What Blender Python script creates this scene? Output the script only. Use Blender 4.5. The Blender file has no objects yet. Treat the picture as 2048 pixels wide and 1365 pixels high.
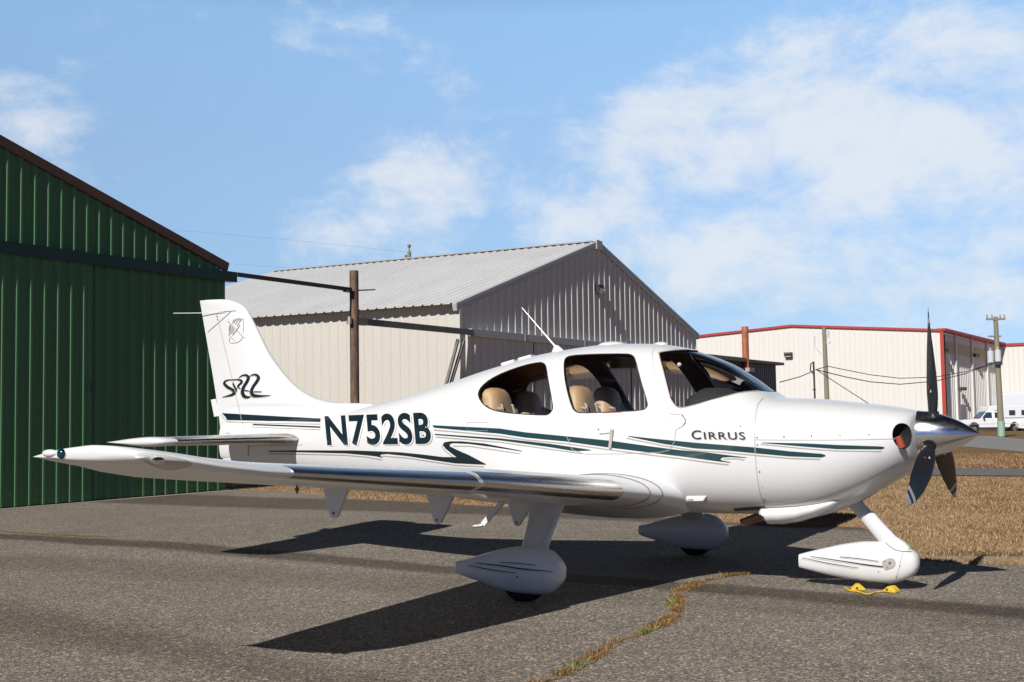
import bpy, bmesh, math, random
import numpy as np
from mathutils import Vector, Matrix, Euler
from mathutils.bvhtree import BVHTree
from mathutils.geometry import tessellate_polygon
random.seed(7); rng = np.random.default_rng(7)
SC = bpy.context.scene
COL = SC.collection

# ------------------------------------------------------------------ camera
PW, PH, FPX = 2048, 1365, 2516.92
CAM = Vector((1.7199, -9.97927, 1.37042))
yaw, pitch, roll = -0.52531, 0.06179, 0.01467
_f = Vector((math.sin(yaw), math.cos(yaw), 0)); _r = Vector((math.cos(yaw), -math.sin(yaw), 0)); _u = Vector((0, 0, 1))
F = _f*math.cos(pitch) + _u*math.sin(pitch); U0 = -_f*math.sin(pitch) + _u*math.cos(pitch)
RC = _r*math.cos(roll) - U0*math.sin(roll); UC = _r*math.sin(roll) + U0*math.cos(roll)
cd = bpy.data.cameras.new('camera'); cam = bpy.data.objects.new('camera', cd); COL.objects.link(cam)
cam.matrix_world = Matrix(((RC.x, UC.x, -F.x, CAM.x), (RC.y, UC.y, -F.y, CAM.y), (RC.z, UC.z, -F.z, CAM.z), (0, 0, 0, 1)))
cd.sensor_width = 36; cd.lens = FPX*36/PW; cd.clip_end = 4000; cd.clip_start = .05
SC.camera = cam
def ray(px, py): return F*FPX + RC*(px-PW/2) + UC*(PH/2-py)
def ony(px, py, y=0.0):
    d = ray(px, py); return CAM + d*((y-CAM.y)/d.y)
def onx(px, py, x):
    d = ray(px, py); return CAM + d*((x-CAM.x)/d.x)
def onz(px, py, z=0.0):
    d = ray(px, py); return CAM + d*((z-CAM.z)/d.z)

# ------------------------------------------------------------------ sun, sky, exposure
SUN = Vector((0.068, -1.33, 1.0)).normalized()
sd = bpy.data.lights.new('sun', 'SUN'); so = bpy.data.objects.new('sun', sd); COL.objects.link(so)
so.rotation_euler = SUN.to_track_quat('Z', 'Y').to_euler(); sd.energy = 4.9; sd.angle = math.radians(.5); sd.color = (1, .972, .93)
W = bpy.data.worlds.new('World'); SC.world = W; W.use_nodes = True
wt = W.node_tree; wt.nodes.clear(); WN = wt.nodes.new; WL = wt.links.new
def wmath(op, a, b=None, c=None):
    n = WN('ShaderNodeMath'); n.operation = op
    for i, v in enumerate((a, b, c)):
        if v is None: continue
        if isinstance(v, (int, float)): n.inputs[i].default_value = v
        else: WL(v, n.inputs[i])
    return n.outputs[0]
sky = WN('ShaderNodeTexSky'); sky.sky_type = 'NISHITA'; sky.sun_disc = False
sky.sun_elevation = math.asin(SUN.z); sky.sun_rotation = math.atan2(SUN.x, SUN.y)
sky.air_density = 1.0; sky.dust_density = .3; sky.ozone_density = 2.2; sky.altitude = 0
tc = WN('ShaderNodeTexCoord')
def cloudnoise(scale, det, rough, offs, stretch=(1, 1, 2.0)):
    mp = WN('ShaderNodeMapping'); mp.inputs['Scale'].default_value = stretch; mp.inputs['Location'].default_value = offs
    WL(tc.outputs['Generated'], mp.inputs[0])
    n = WN('ShaderNodeTexNoise'); n.inputs['Scale'].default_value = scale; n.inputs['Detail'].default_value = det
    n.inputs['Roughness'].default_value = rough; n.inputs['Distortion'].default_value = .35
    WL(mp.outputs[0], n.inputs['Vector']); return n.outputs[0]
n1 = cloudnoise(7.5, 9, .60, (3.1, 1.2, .4)); n2 = cloudnoise(21, 7, .65, (0, 4, 1), (1, 1, 1.3))
wsum = None
for px, py, rad, amp in ((1700, 310, .10, .30), (1450, 300, .09, .28), (1980, 320, .09, .34), (1270, 270, .06, .22), (1850, 160, .07, .26), (1620, 140, .05, .16), (1990, 130, .03, .10), (760, 390, .045, .27), (880, 370, .04, .24), (900, 440, .045, .18),
                         (670, 530, .05, .24), (920, 180, .035, .20), (990, 270, .045, .22), (800, 280, .03, .10), (60, 245, .045, .30), (155, 225, .02, .12), (1780, 520, .06, .22), (1090, 450, .045, .20), (1400, 400, .07, .22), (1960, 520, .07, .18), (1520, 480, .06, .16), (430, 175, .02, .16), (1350, 540, .08, .14), (600, 100, .025, .14), (1112, 62, .012, .16), (150, 80, .03, .1)):
    d = ray(px, py).normalized()
    vm = WN('ShaderNodeVectorMath'); vm.operation = 'DISTANCE'; WL(tc.outputs['Generated'], vm.inputs[0]); vm.inputs[1].default_value = d
    q = wmath('DIVIDE', vm.outputs['Value'], rad)
    q = wmath('MULTIPLY', q, q); q = wmath('MULTIPLY', q, -1.0); q = wmath('EXPONENT', q); q = wmath('MULTIPLY', q, amp)
    wsum = q if wsum is None else wmath('ADD', wsum, q)
wsum = wmath('MINIMUM', wmath('MULTIPLY', wsum, 1.15), .48)
dens = wmath('ADD', wmath('MULTIPLY', n1, 1.7), wmath('MULTIPLY', n2, .75))
dens = wmath('ADD', dens, wsum)
mr = WN('ShaderNodeMapRange'); mr.interpolation_type = 'SMOOTHSTEP'; WL(dens, mr.inputs[0]); mr.inputs[1].default_value = 1.33; mr.inputs[2].default_value = 1.94
mr.inputs[3].default_value = 0; mr.inputs[4].default_value = .80
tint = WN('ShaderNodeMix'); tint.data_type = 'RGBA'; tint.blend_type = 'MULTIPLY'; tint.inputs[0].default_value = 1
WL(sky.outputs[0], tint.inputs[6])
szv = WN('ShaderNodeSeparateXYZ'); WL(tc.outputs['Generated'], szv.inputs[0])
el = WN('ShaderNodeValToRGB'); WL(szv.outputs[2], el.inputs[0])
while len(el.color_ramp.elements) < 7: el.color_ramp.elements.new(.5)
for e_, (p_, c_) in zip(el.color_ramp.elements, [(0, (.50, .72, 1.4)), (.09, (.76, .86, 1.07)), (.21, (1.27, 1.28, 1.34)), (.31, (1.67, 1.77, 1.72)), (.40, (.8, .8, .85)), (.52, (.10, .11, .13)), (1, (.05, .055, .065))]): e_.position = p_; e_.color = (*c_, 1)  # upper sky, out of view, dimmed to keep shadows dark
# sky dimmed and tinted away from the view to shape the fill light
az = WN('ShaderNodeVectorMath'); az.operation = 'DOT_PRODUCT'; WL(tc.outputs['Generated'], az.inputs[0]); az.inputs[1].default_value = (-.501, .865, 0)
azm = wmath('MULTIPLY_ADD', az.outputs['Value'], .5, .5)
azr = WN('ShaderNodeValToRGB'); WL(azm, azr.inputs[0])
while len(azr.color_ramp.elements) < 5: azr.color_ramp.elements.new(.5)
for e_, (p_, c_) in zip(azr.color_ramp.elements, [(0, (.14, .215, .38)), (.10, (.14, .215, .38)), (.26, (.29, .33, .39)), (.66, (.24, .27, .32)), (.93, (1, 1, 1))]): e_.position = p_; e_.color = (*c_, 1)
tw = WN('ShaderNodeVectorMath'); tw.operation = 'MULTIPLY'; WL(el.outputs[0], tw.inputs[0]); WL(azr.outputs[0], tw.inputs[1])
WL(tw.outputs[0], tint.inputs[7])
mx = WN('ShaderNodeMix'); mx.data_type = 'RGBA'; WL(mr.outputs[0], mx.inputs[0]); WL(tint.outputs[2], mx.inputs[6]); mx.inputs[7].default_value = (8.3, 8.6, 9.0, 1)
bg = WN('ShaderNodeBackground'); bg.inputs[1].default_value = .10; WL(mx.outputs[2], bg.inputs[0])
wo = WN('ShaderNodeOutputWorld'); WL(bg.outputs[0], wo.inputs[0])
SC.view_settings.view_transform = 'Standard'; SC.view_settings.look = 'None'; SC.view_settings.gamma = 1; SC.view_settings.exposure = 0.0

# ------------------------------------------------------------------ materials
def mat(name, col, rough=.5, metal=0., coat=0., spec=.5):
    m = bpy.data.materials.new(name); m.use_nodes = True; b = m.node_tree.nodes['Principled BSDF']
    b.inputs['Base Color'].default_value = (*col, 1); b.inputs['Roughness'].default_value = rough; b.inputs['Metallic'].default_value = metal
    b.inputs['Coat Weight'].default_value = coat; b.inputs['Coat Roughness'].default_value = .06; b.inputs['Specular IOR Level'].default_value = spec
    return m
class G:
    """tiny node-graph helper on one material"""
    def __init__(s, m): s.m = m; s.t = m.node_tree; s.b = s.t.nodes['Principled BSDF']; s.tc = s.t.nodes.new('ShaderNodeTexCoord'); s.geo = s.t.nodes.new('ShaderNodeNewGeometry')
    def n(s, k, **kw):
        n = s.t.nodes.new(k)
        for a, v in kw.items(): setattr(n, a, v)
        return n
    def l(s, a, b): s.t.links.new(a, b)
    def noise(s, scale, det=4, rough=.55, src=None, stretch=None, dist=0.):
        n = s.n('ShaderNodeTexNoise'); n.inputs['Scale'].default_value = scale; n.inputs['Detail'].default_value = det; n.inputs['Roughness'].default_value = rough; n.inputs['Distortion'].default_value = dist
        v = src or s.tc.outputs['Object']
        if stretch:
            mp = s.n('ShaderNodeMapping'); mp.inputs['Scale'].default_value = stretch; s.l(v, mp.inputs[0]); v = mp.outputs[0]
        s.l(v, n.inputs['Vector']); return n.outputs[0]
    def ramp(s, fac, stops, interp='LINEAR'):
        r = s.n('ShaderNodeValToRGB'); cr = r.color_ramp; cr.interpolation = interp
        while len(cr.elements) < len(stops): cr.elements.new(.5)
        for e, (p, c) in zip(cr.elements, stops): e.position = p; e.color = (*c, 1) if len(c) == 3 else c
        s.l(fac, r.inputs[0]); return r.outputs[0]
    def mix(s, f, a, b, mode='MIX'):
        n = s.n('ShaderNodeMix', data_type='RGBA', blend_type=mode)
        for i, v in ((0, f), (6, a), (7, b)):
            if isinstance(v, (int, float)): n.inputs[i].default_value = v
            elif isinstance(v, tuple): n.inputs[i].default_value = (*v, 1)
            else: s.l(v, n.inputs[i])
        return n.outputs[2]
    def math(s, op, a, b=None, c=None, clamp=False):
        n = s.n('ShaderNodeMath', operation=op); n.use_clamp = clamp
        for i, v in enumerate((a, b, c)):
            if v is None: continue
            if isinstance(v, (int, float)): n.inputs[i].default_value = v
            else: s.l(v, n.inputs[i])
        return n.outputs[0]
    def color(s, c): s.l(c, s.b.inputs['Base Color'])
    def rough(s, v): s.l(v, s.b.inputs['Roughness'])
    def bump(s, h, strength=.3, dist=.01):
        n = s.n('ShaderNodeBump'); n.inputs['Strength'].default_value = strength; n.inputs['Distance'].default_value = dist
        s.l(h, n.inputs['Height']); s.l(n.outputs[0], s.b.inputs['Normal'])
def dirty(name, col, rough=.5, metal=0., coat=0., amt=.12, scale=1.2, dark=(.5, .45, .38), bump=0, stretch=None, spec=.5):
    m = mat(name, col, rough, metal, coat, spec); g = G(m)
    n = g.noise(scale, 6, .65, stretch=stretch)
    f = g.ramp(n, [(.42, (0, 0, 0)), (.75, (1, 1, 1))])
    f2 = g.math('MULTIPLY', f, amt)
    g.color(g.mix(f2, col, tuple(a*b for a, b in zip(col, dark))))
    if bump: g.bump(g.noise(scale*6, 3), bump, .01)
    return m
M = {}
M['white'] = dirty('aircraft_paint', (.72, .72, .718), .3, coat=.3, amt=.16, scale=.9, dark=(.9, .88, .85))
M['under'] = M['white']
M['green'] = mat('stripe_green', (.010, .045, .052), .3, coat=.3)
M['dark'] = mat('stripe_dark', (.007, .018, .024), .3, coat=.3)
M['tan'] = mat('stripe_tan', (.40, .335, .27), .4, coat=.2)
M['paintwhite'] = mat('letter_edge_white', (.85, .85, .84), .35)
M['seam'] = mat('panel_gap', (.12, .11, .10), .8)
M['seamlight'] = mat('panel_line', (.42, .40, .37), .7)
M['black'] = mat('black_rubber', (.012, .012, .013), .7)
M['seal'] = mat('window_seal', (.015, .014, .013), .5)
M['headliner'] = mat('headliner_fabric', (.035, .030, .030), .9)
M['tantrim'] = mat('cabin_trim_tan', (.33, .20, .11), .8)
M['leather'] = dirty('seat_leather', (.56, .38, .21), .5, amt=.4, scale=5, bump=.15)
M['belt'] = mat('seat_belt', (.50, .43, .37), .8)
M['glare'] = mat('glareshield', (.03, .032, .036), .8)
m = M['metal'] = mat('polished_aluminium', (.80, .79, .77), .17, 1.); g = G(m)
g.rough(g.ramp(g.noise(2.5, 5, .7, stretch=(1, 1, 6)), [(.3, (.13,)*3), (.8, (.26,)*3)]))
m = M['spinner'] = mat('spinner_metal', (.80, .81, .83), .15, 1.); g = G(m)
g.rough(g.ramp(g.noise(6, 6, .7, stretch=(.6, 3, 3)), [(.3, (.12,)*3), (.8, (.34,)*3)])); g.bump(g.noise(9, 3), .04, .02)
m = M['ledge'] = mat('deicing_edge_metal', (.62, .58, .55), .20, 1.); g = G(m)
g.rough(g.ramp(g.noise(3, 5, .7, stretch=(4, .5, 2)), [(.3, (.20,)*3), (.8, (.36,)*3)]))
M['blade'] = mat('blade_black', (.012, .013, .016), .42)
M['bladegrey'] = mat('blade_tip_grey', (.42, .44, .48), .5)
M['exhaust'] = dirty('exhaust_steel', (.24, .17, .13), .45, .7, amt=.7, scale=14)
M['duct'] = mat('red_duct', (.34, .06, .025), .6)
M['cavity'] = mat('inlet_cavity', (.010, .009, .009), .9)
M['brakegrey'] = dirty('worn_fitting', (.42, .39, .35), .6, amt=.4, scale=30)
M['tyre'] = mat('tyre_rubber', (.007, .007, .007), .75)
M['yellow'] = dirty('yellow_plastic', (.78, .52, .02), .45, amt=.5, scale=40)
M['navgreen'] = mat('nav_lens_green', (.002, .03, .045), .05, coat=1)
M['lens'] = mat('clear_lens', (.75, .75, .74), .08, coat=1)
def glassmat(name, tint=.78, r=.03):
    m = bpy.data.materials.new(name); m.use_nodes = True; t = m.node_tree; t.nodes.clear()
    tr = t.nodes.new('ShaderNodeBsdfTransparent'); tr.inputs[0].default_value = (tint, tint*1.0, tint*1.0, 1)
    gl = t.nodes.new('ShaderNodeBsdfGlossy'); gl.inputs['Roughness'].default_value = r
    fr = t.nodes.new('ShaderNodeFresnel'); fr.inputs[0].default_value = 1.5
    mxn = t.nodes.new('ShaderNodeMixShader'); o = t.nodes.new('ShaderNodeOutputMaterial')
    t.links.new(fr.outputs[0], mxn.inputs[0]); t.links.new(tr.outputs[0], mxn.inputs[1]); t.links.new(gl.outputs[0], mxn.inputs[2]); t.links.new(mxn.outputs[0], o.inputs[0])
    return m
M['glass'] = glassmat('cabin_glass', .94); M['lensclear'] = glassmat('lamp_glass', .9)
# buildings
def panelpaint(name, col, rough=.45, amt=.2, spec=.5, streak=(1, 1, .15)):
    m = mat(name, col, rough, spec=spec); g = G(m)
    n = g.noise(1.1, 6, .7, stretch=streak); f = g.math('MULTIPLY', g.ramp(n, [(.40, (0,)*3), (.8, (1,)*3)]), amt)
    n2 = g.noise(.33, 3, .5); f2 = g.math('MULTIPLY', g.ramp(n2, [(.35, (0,)*3), (.7, (1,)*3)]), amt*.5)
    c = g.mix(f, col, tuple(a*b for a, b in zip(col, (.62, .56, .48)))); g.color(g.mix(f2, c, tuple(a*.8 for a in col))); return m
M['greenwall'] = panelpaint('green_steel', (.078, .208, .082), .45, .25)
M['greendark'] = panelpaint('green_trim', (.010, .034, .026), .4, .3)
M['brown'] = panelpaint('brown_trim', (.13, .075, .05), .6, .4)
M['beige'] = panelpaint('beige_steel', (.60, .565, .505), .45, .14)
M['gable'] = panelpaint('beige_gable_steel', (.74, .715, .675), .45, .14)
M['beigetrim'] = panelpaint('beige_trim', (.60, .57, .52), .45, .15)
M['roof'] = panelpaint('galvanised_roof', (.66, .66, .665), .38, .35, streak=(1, .2, 1))
M['gtrim'] = panelpaint('grey_trim', (.50, .50, .51), .45, .2)
m = M['rust'] = mat('rusty_pipe', (.16, .09, .06), .75); g = G(m)
g.color(g.ramp(g.noise(9, 7, .7, stretch=(1, 1, .35)), [(.3, (.045, .035, .032)), (.5, (.13, .085, .06)), (.62, (.24, .12, .06)), (.8, (.30, .21, .15))])); g.bump(g.noise(60, 4), .3, .003)
m = M['orange'] = mat('orange_pipe', (.42, .13, .05), .65); g = G(m)
g.color(g.ramp(g.noise(6, 6, .7, stretch=(1, 1, .4)), [(.3, (.22, .07, .035)), (.55, (.46, .15, .065)), (.8, (.52, .20, .10))]))
M['darkrail'] = dirty('weathered_rail', (.055, .04, .04), .6, amt=.6, scale=4, dark=(.4, .35, .4))
M['greyrail'] = dirty('grey_rail', (.17, .165, .16), .6, amt=.7, scale=5)
M['greyshed'] = panelpaint('grey_shed_steel', (.17, .18, .20), .45, .3)
M['far'] = panelpaint('cream_steel', (.70, .68, .645), .55, .08)
M['farside'] = panelpaint('cream_steel_side_brightened', (.84, .83, .82), .55, .1)  # paler than the gable cream: missing light put into this wall's colour
M['yellowed'] = panelpaint('yellowed_panel', (.52, .45, .28), .6, .3)
M['red'] = mat('red_trim', (.42, .045, .035), .45)
M['pole'] = dirty('weathered_wood_pole', (.26, .23, .17), .9, amt=.7, scale=3, dark=(.6, .6, .45), stretch=(3, 3, .3))
M['polegreen'] = mat('painted_pole_base', (.27, .42, .32), .8)
M['wire'] = mat('cable', (.03, .03, .03), .7)
M['vwhite'] = mat('vehicle_white', (.78, .79, .82), .25, coat=.6)
M['vglass'] = mat('vehicle_glass', (.03, .045, .055), .06, coat=1)
M['vdark'] = mat('vehicle_trim', (.03, .03, .035), .6)
M['chrome'] = mat('wheel_steel', (.45, .43, .38), .35, .8)
M['redlamp'] = mat('tail_lamp', (.45, .02, .02), .3)
M['blue'] = mat('blue_panel', (.10, .13, .40), .5)
M['boxgrey'] = mat('transformer_grey', (.55, .58, .60), .5)

# ------------------------------------------------------------------ ground height
def gz(x, y):
    z = .085*math.exp(-(((x+8.3)/2.6)**2 + ((y-2.2)/2.6)**2))
    if y > 24: z -= .22*min(1, (y-24)/60)**1.0
    return z

# ------------------------------------------------------------------ mesh helper
class MB:
    def __init__(s): s.v = []; s.f = []; s.m = []
    def add(s, vs, fs, mi=0):
        o = len(s.v); s.v += [tuple(v) for v in vs]; s.f += [tuple(i+o for i in f) for f in fs]; s.m += [mi]*len(fs); return s
    def box(s, c, d, rot=None, mi=0):
        c = Vector(c); vs = []
        for x in (-.5, .5):
            for y in (-.5, .5):
                for z in (-.5, .5):
                    v = Vector((x*d[0], y*d[1], z*d[2]))
                    if rot: v = rot @ v
                    vs.append(c+v)
        return s.add(vs, [(0, 1, 3, 2), (4, 6, 7, 5), (0, 4, 5, 1), (2, 3, 7, 6), (0, 2, 6, 4), (1, 5, 7, 3)], mi)
    def bar(s, a, b, w, h, up=(0, 0, 1), mi=0):
        a = Vector(a); b = Vector(b); d = (b-a).normalized(); x = d.cross(Vector(up)).normalized(); z = x.cross(d)
        vs = [p + x*(i*w/2) + z*(j*h/2) for p in (a, b) for i, j in ((-1, -1), (1, -1), (1, 1), (-1, 1))]
        return s.add(vs, [(3, 2, 1, 0), (4, 5, 6, 7), (0, 1, 5, 4), (1, 2, 6, 5), (2, 3, 7, 6), (3, 0, 4, 7)], mi)
    def tube(s, pts, r, n=10, cap=True, mi=0):
        pts = [Vector(p) for p in pts]; rs = r if isinstance(r, (list, tuple)) else [r]*len(pts)
        rings = []; prev = None
        for i, p in enumerate(pts):
            d = (pts[min(i+1, len(pts)-1)] - pts[max(i-1, 0)]).normalized()
            if prev is None: x = d.cross(Vector((0, 0, 1)) if abs(d.z) < .9 else Vector((1, 0, 0))).normalized()
            else: x = (prev - d*prev.dot(d)).normalized()
            prev = x; y = d.cross(x)
            rings.append([p + (x*math.cos(2*math.pi*k/n) + y*math.sin(2*math.pi*k/n))*rs[i] for k in range(n)])
        return s.loft(rings, cap, mi)
    def loft(s, rings, cap=True, mi=0, closed=True):
        n = len(rings[0]); vs = [v for r in rings for v in r]; fs = []
        for i in range(len(rings)-1):
            for k in range(n if closed else n-1):
                a = i*n+k; b = i*n+(k+1) % n; fs.append((a, b, b+n, a+n))
        if cap: fs.append(tuple(range(n))[::-1]); fs.append(tuple((len(rings)-1)*n+k for k in range(n)))
        return s.add(vs, fs, mi)
    def sphere(s, c, r, nu=16, nv=10, mi=0, rot=None):
        c = Vector(c); r = r if isinstance(r, (tuple, list)) else (r, r, r); rings = []
        for j in range(1, nv):
            t = math.pi*j/nv; ring = []
            for k in range(nu):
                a = 2*math.pi*k/nu; v = Vector((r[0]*math.sin(t)*math.cos(a), r[1]*math.sin(t)*math.sin(a), r[2]*math.cos(t)))
                if rot: v = rot @ v
                ring.append(c+v)
            rings.append(ring)
        return s.loft(rings, True, mi)
    def prism(s, poly, ax, lo, hi, mi=0):
        """poly of 2-D points extruded along axis ax ('x','y','z')"""
        def P(p, t): return {'x': (t, p[0], p[1]), 'y': (p[0], t, p[1]), 'z': (p[0], p[1], t)}[ax]
        n = len(poly); vs = [P(p, lo) for p in poly] + [P(p, hi) for p in poly]
        return s.add(vs, [tuple(range(n))[::-1], tuple(range(n, 2*n))] + [(k, (k+1) % n, n+(k+1) % n, n+k) for k in range(n)], mi)
    def mesh(s, name, mats, smooth=True, ang=35, fix=True):
        me = bpy.data.meshes.new(name); me.from_pydata(s.v, [], s.f)
        for m_ in (mats if isinstance(mats, (list, tuple)) else [mats]): me.materials.append(m_)
        if any(s.m): me.polygons.foreach_set('material_index', s.m)
        if fix:
            bm = bmesh.new(); bm.from_mesh(me); bmesh.ops.recalc_face_normals(bm, faces=bm.faces); bm.to_mesh(me); bm.free()
        if smooth:
            me.polygons.foreach_set('use_smooth', [True]*len(me.polygons)); me.set_sharp_from_angle(angle=math.radians(ang))
        me.update(); return me
    def build(s, name, mats, parent=None, smooth=True, ang=35, fix=True, bevel=0):
        o = bpy.data.objects.new(name, s.mesh(name, mats, smooth, ang, fix)); COL.objects.link(o); o.parent = parent
        if bevel:
            b = o.modifiers.new('b', 'BEVEL'); b.width = bevel; b.segments = 2; b.limit_method = 'ANGLE'; b.angle_limit = math.radians(40)
        return o
def tag(o, label=None, cat=None, group=None, kind=None):
    for k, v in (('label', label), ('category', cat), ('group', group), ('kind', kind)):
        if v: o[k] = v
    return o
def empty(name, loc=(0, 0, 0)):
    o = bpy.data.objects.new(name, None); COL.objects.link(o); o.location = loc; o.empty_display_size = .2; return o
def thing(name, label, cat, group=None, loc=(0, 0, 0)):
    o = empty(name, loc); tag(o, label, cat, group); return o
def lerp(a, b, t): return a+(b-a)*t
def interp(tab, x):
    """monotone-ish cubic (Catmull-Rom) through rows (x, v0, v1...) with x increasing"""
    xs = [r[0] for r in tab]
    if x <= xs[0]: return list(tab[0][1:])
    if x >= xs[-1]: return list(tab[-1][1:])
    i = max(j for j in range(len(xs)-1) if xs[j] <= x); h = xs[i+1]-xs[i]; t = (x-xs[i])/h; out = []
    for c in range(1, len(tab[0])):
        def sl(j):
            if j <= 0 or j >= len(xs)-1:
                k = 0 if j <= 0 else len(xs)-2; return (tab[k+1][c]-tab[k][c])/(xs[k+1]-xs[k])
            a = (tab[j][c]-tab[j-1][c])/(xs[j]-xs[j-1]); b = (tab[j+1][c]-tab[j][c])/(xs[j+1]-xs[j])
            return 0 if a*b <= 0 else 2*a*b/(a+b)
        m0, m1 = sl(i)*h, sl(i+1)*h; p0, p1 = tab[i][c], tab[i+1][c]
        out.append((2*t**3-3*t*t+1)*p0 + (t**3-2*t*t+t)*m0 + (-2*t**3+3*t*t)*p1 + (t**3-t*t)*m1)
    return out
exec_parts = []
# ------------------------------------------------------------------ ground
def clipped(poly, step):
    """triangulated, subdivided flat polygon as a bmesh"""
    bm = bmesh.new(); vs = [bm.verts.new((p[0], p[1], 0)) for p in poly]; bm.faces.new(vs)
    sx, sy = (step, step) if isinstance(step, (int, float)) else step
    x0, x1 = min(p[0] for p in poly), max(p[0] for p in poly); y0, y1 = min(p[1] for p in poly), max(p[1] for p in poly)
    x = x0+sx
    while x < x1:
        bmesh.ops.bisect_plane(bm, geom=bm.verts[:]+bm.edges[:]+bm.faces[:], plane_co=(x, 0, 0), plane_no=(1, 0, 0)); x += sx
    y = y0+sy
    while y < y1:
        bmesh.ops.bisect_plane(bm, geom=bm.verts[:]+bm.edges[:]+bm.faces[:], plane_co=(0, y, 0), plane_no=(0, 1, 0)); y += sy
    return bm
def sheet(name, poly, off, m, step=1.0, kind='structure'):
    bm = clipped(poly, step)
    for v in bm.verts: v.co.z = gz(v.co.x, v.co.y)+off
    bmesh.ops.triangulate(bm, faces=bm.faces[:]); bmesh.ops.recalc_face_normals(bm, faces=bm.faces[:])
    me = bpy.data.meshes.new(name); bm.to_mesh(me); bm.free()
    if sum(p.normal.z for p in me.polygons) < 0: me.flip_normals()
    me.polygons.foreach_set('use_smooth', [True]*len(me.polygons)); me.materials.append(m)
    o = bpy.data.objects.new(name, me); COL.objects.link(o); tag(o, kind=kind); return o
# dry grass ground, out to the horizon
m = mat('dry_grass_ground', (.2, .15, .08), .95, spec=.1); g = G(m)
big = g.noise(.35, 5, .6); fine = g.noise(14, 8, .75, stretch=(1, 1, 1)); tiny = g.noise(60, 4, .7)
c = g.ramp(fine, [(.30, (.075, .048, .026)), (.48, (.20, .125, .062)), (.66, (.34, .23, .12)), (.85, (.46, .35, .21))])
c = g.mix(g.math('MULTIPLY', g.ramp(big, [(.45, (0,)*3), (.62, (1,)*3)]), .35), c, (.17, .16, .05))
c = g.mix(g.math('MULTIPLY', tiny, .5), c, (.36, .26, .15), 'OVERLAY'); g.color(c); g.bump(fine, .8, .03)
MG = m
mb = MB(); xs = [-2500, -900, -300, -120, -60] + [x for x in np.arange(-40, 41, 2.0)] + [60, 120, 300, 900, 2500]
ys = [-900, -200, -60] + [y for y in np.arange(-30, 41, 2.0)] + [60, 90, 140, 300, 900, 3000]
vs = [(x, y, gz(x, y)) for y in ys for x in xs]; nx = len(xs)
mb.add(vs, [(j*nx+i, j*nx+i+1, (j+1)*nx+i+1, (j+1)*nx+i) for j in range(len(ys)-1) for i in range(nx-1)])
gob = mb.build('ground', MG, ang=180, fix=False)
# the coarse grid is refined where the apron has its swell
bm = bmesh.new(); bm.from_mesh(gob.data)
for k in range(2):
    es = [e for e in bm.edges if all(-15 < v.co.x < -2 and -5 < v.co.y < 9 for v in e.verts)]
    bmesh.ops.subdivide_edges(bm, edges=es, cuts=1, use_grid_fill=True)
for v in bm.verts: v.co.z = gz(v.co.x, v.co.y)
bm.to_mesh(gob.data); bm.free(); gob.data.polygons.foreach_set('use_smooth', [True]*len(gob.data.polygons)); tag(gob, kind='structure')

# asphalt
m = mat('apron_asphalt', (.07, .065, .06), .85, spec=.25); g = G(m)
vor = g.n('ShaderNodeTexVoronoi'); vor.inputs['Scale'].default_value = 115; g.l(g.tc.outputs['Object'], vor.inputs['Vector'])
vor2 = g.n('ShaderNodeTexVoronoi'); vor2.inputs['Scale'].default_value = 66; g.l(g.tc.outputs['Object'], vor2.inputs['Vector'])
sep = g.n('ShaderNodeSeparateColor'); g.l(vor.outputs['Color'], sep.inputs[0]); sep2 = g.n('ShaderNodeSeparateColor'); g.l(vor2.outputs['Color'], sep2.inputs[0])
st = g.ramp(sep.outputs[0], [(0, (.022, .020, .018)), (.35, (.055, .049, .043)), (.62, (.105, .094, .080)), (.86, (.19, .165, .135)), (1, (.36, .31, .25))])
st2 = g.ramp(sep2.outputs[1], [(0, (.035, .032, .029)), (.6, (.095, .085, .072)), (.9, (.17, .145, .115)), (.985, (.42, .34, .25)), (1, (.6, .5, .4))])
c = g.mix(1.0, g.mix(.42, st, st2), (2.25, 2.24, 2.24), 'MULTIPLY')
patch = g.noise(.55, 5, .6, dist=.4); c = g.mix(g.ramp(patch, [(.35, (.0,)*3), (.68, (.55,)*3)]), c, g.mix(1.0, c, (.74, .69, .64), 'MULTIPLY'))
mid = g.noise(4, 5, .7); c = g.mix(.55, c, g.mix(1.0, c, g.ramp(mid, [(.25, (.70, .69, .68)), (.75, (1.15, 1.13, 1.1))]), 'MULTIPLY'))
# long tar bands (older, darker overlaps between paving passes)
sx = g.n('ShaderNodeSeparateXYZ'); g.l(g.tc.outputs['Object'], sx.inputs[0])
wob = g.math('MULTIPLY', g.math('SUBTRACT', g.noise(.5, 3, .5), .5), .45)
def band(y0, slope, half, soft, amt, c, xlo=None, xhi=None):
    v = g.math('ADD', g.math('ADD', sx.outputs[1], g.math('MULTIPLY', sx.outputs[0], -slope)), wob)
    dd = g.math('ABSOLUTE', g.math('SUBTRACT', v, y0)); mrn = g.n('ShaderNodeMapRange', interpolation_type='SMOOTHSTEP'); g.l(dd, mrn.inputs[0])
    mrn.inputs[1].default_value = half; mrn.inputs[2].default_value = half+soft; mrn.inputs[3].default_value = amt; mrn.inputs[4].default_value = 0
    f = mrn.outputs[0]
    return g.mix(f, c, g.mix(1.0, c, (.40, .36, .34), 'MULTIPLY'))
c = band(-.72, -.088, .14, .22, .9, c)
c = band(-5.2, -.21, .10, .40, .45, c); c = band(5.9, -.05, .9, .45, .8, c); c = band(-1.0, .06, .25, .5, .3, c)
g.color(c)
hb = g.math('ADD', vor.outputs['Distance'], g.math('MULTIPLY', vor2.outputs['Distance'], .6)); g.bump(hb, .42, .007)
MA = m
rag = lambda a: a + rng.uniform(-.06, .06)
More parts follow.
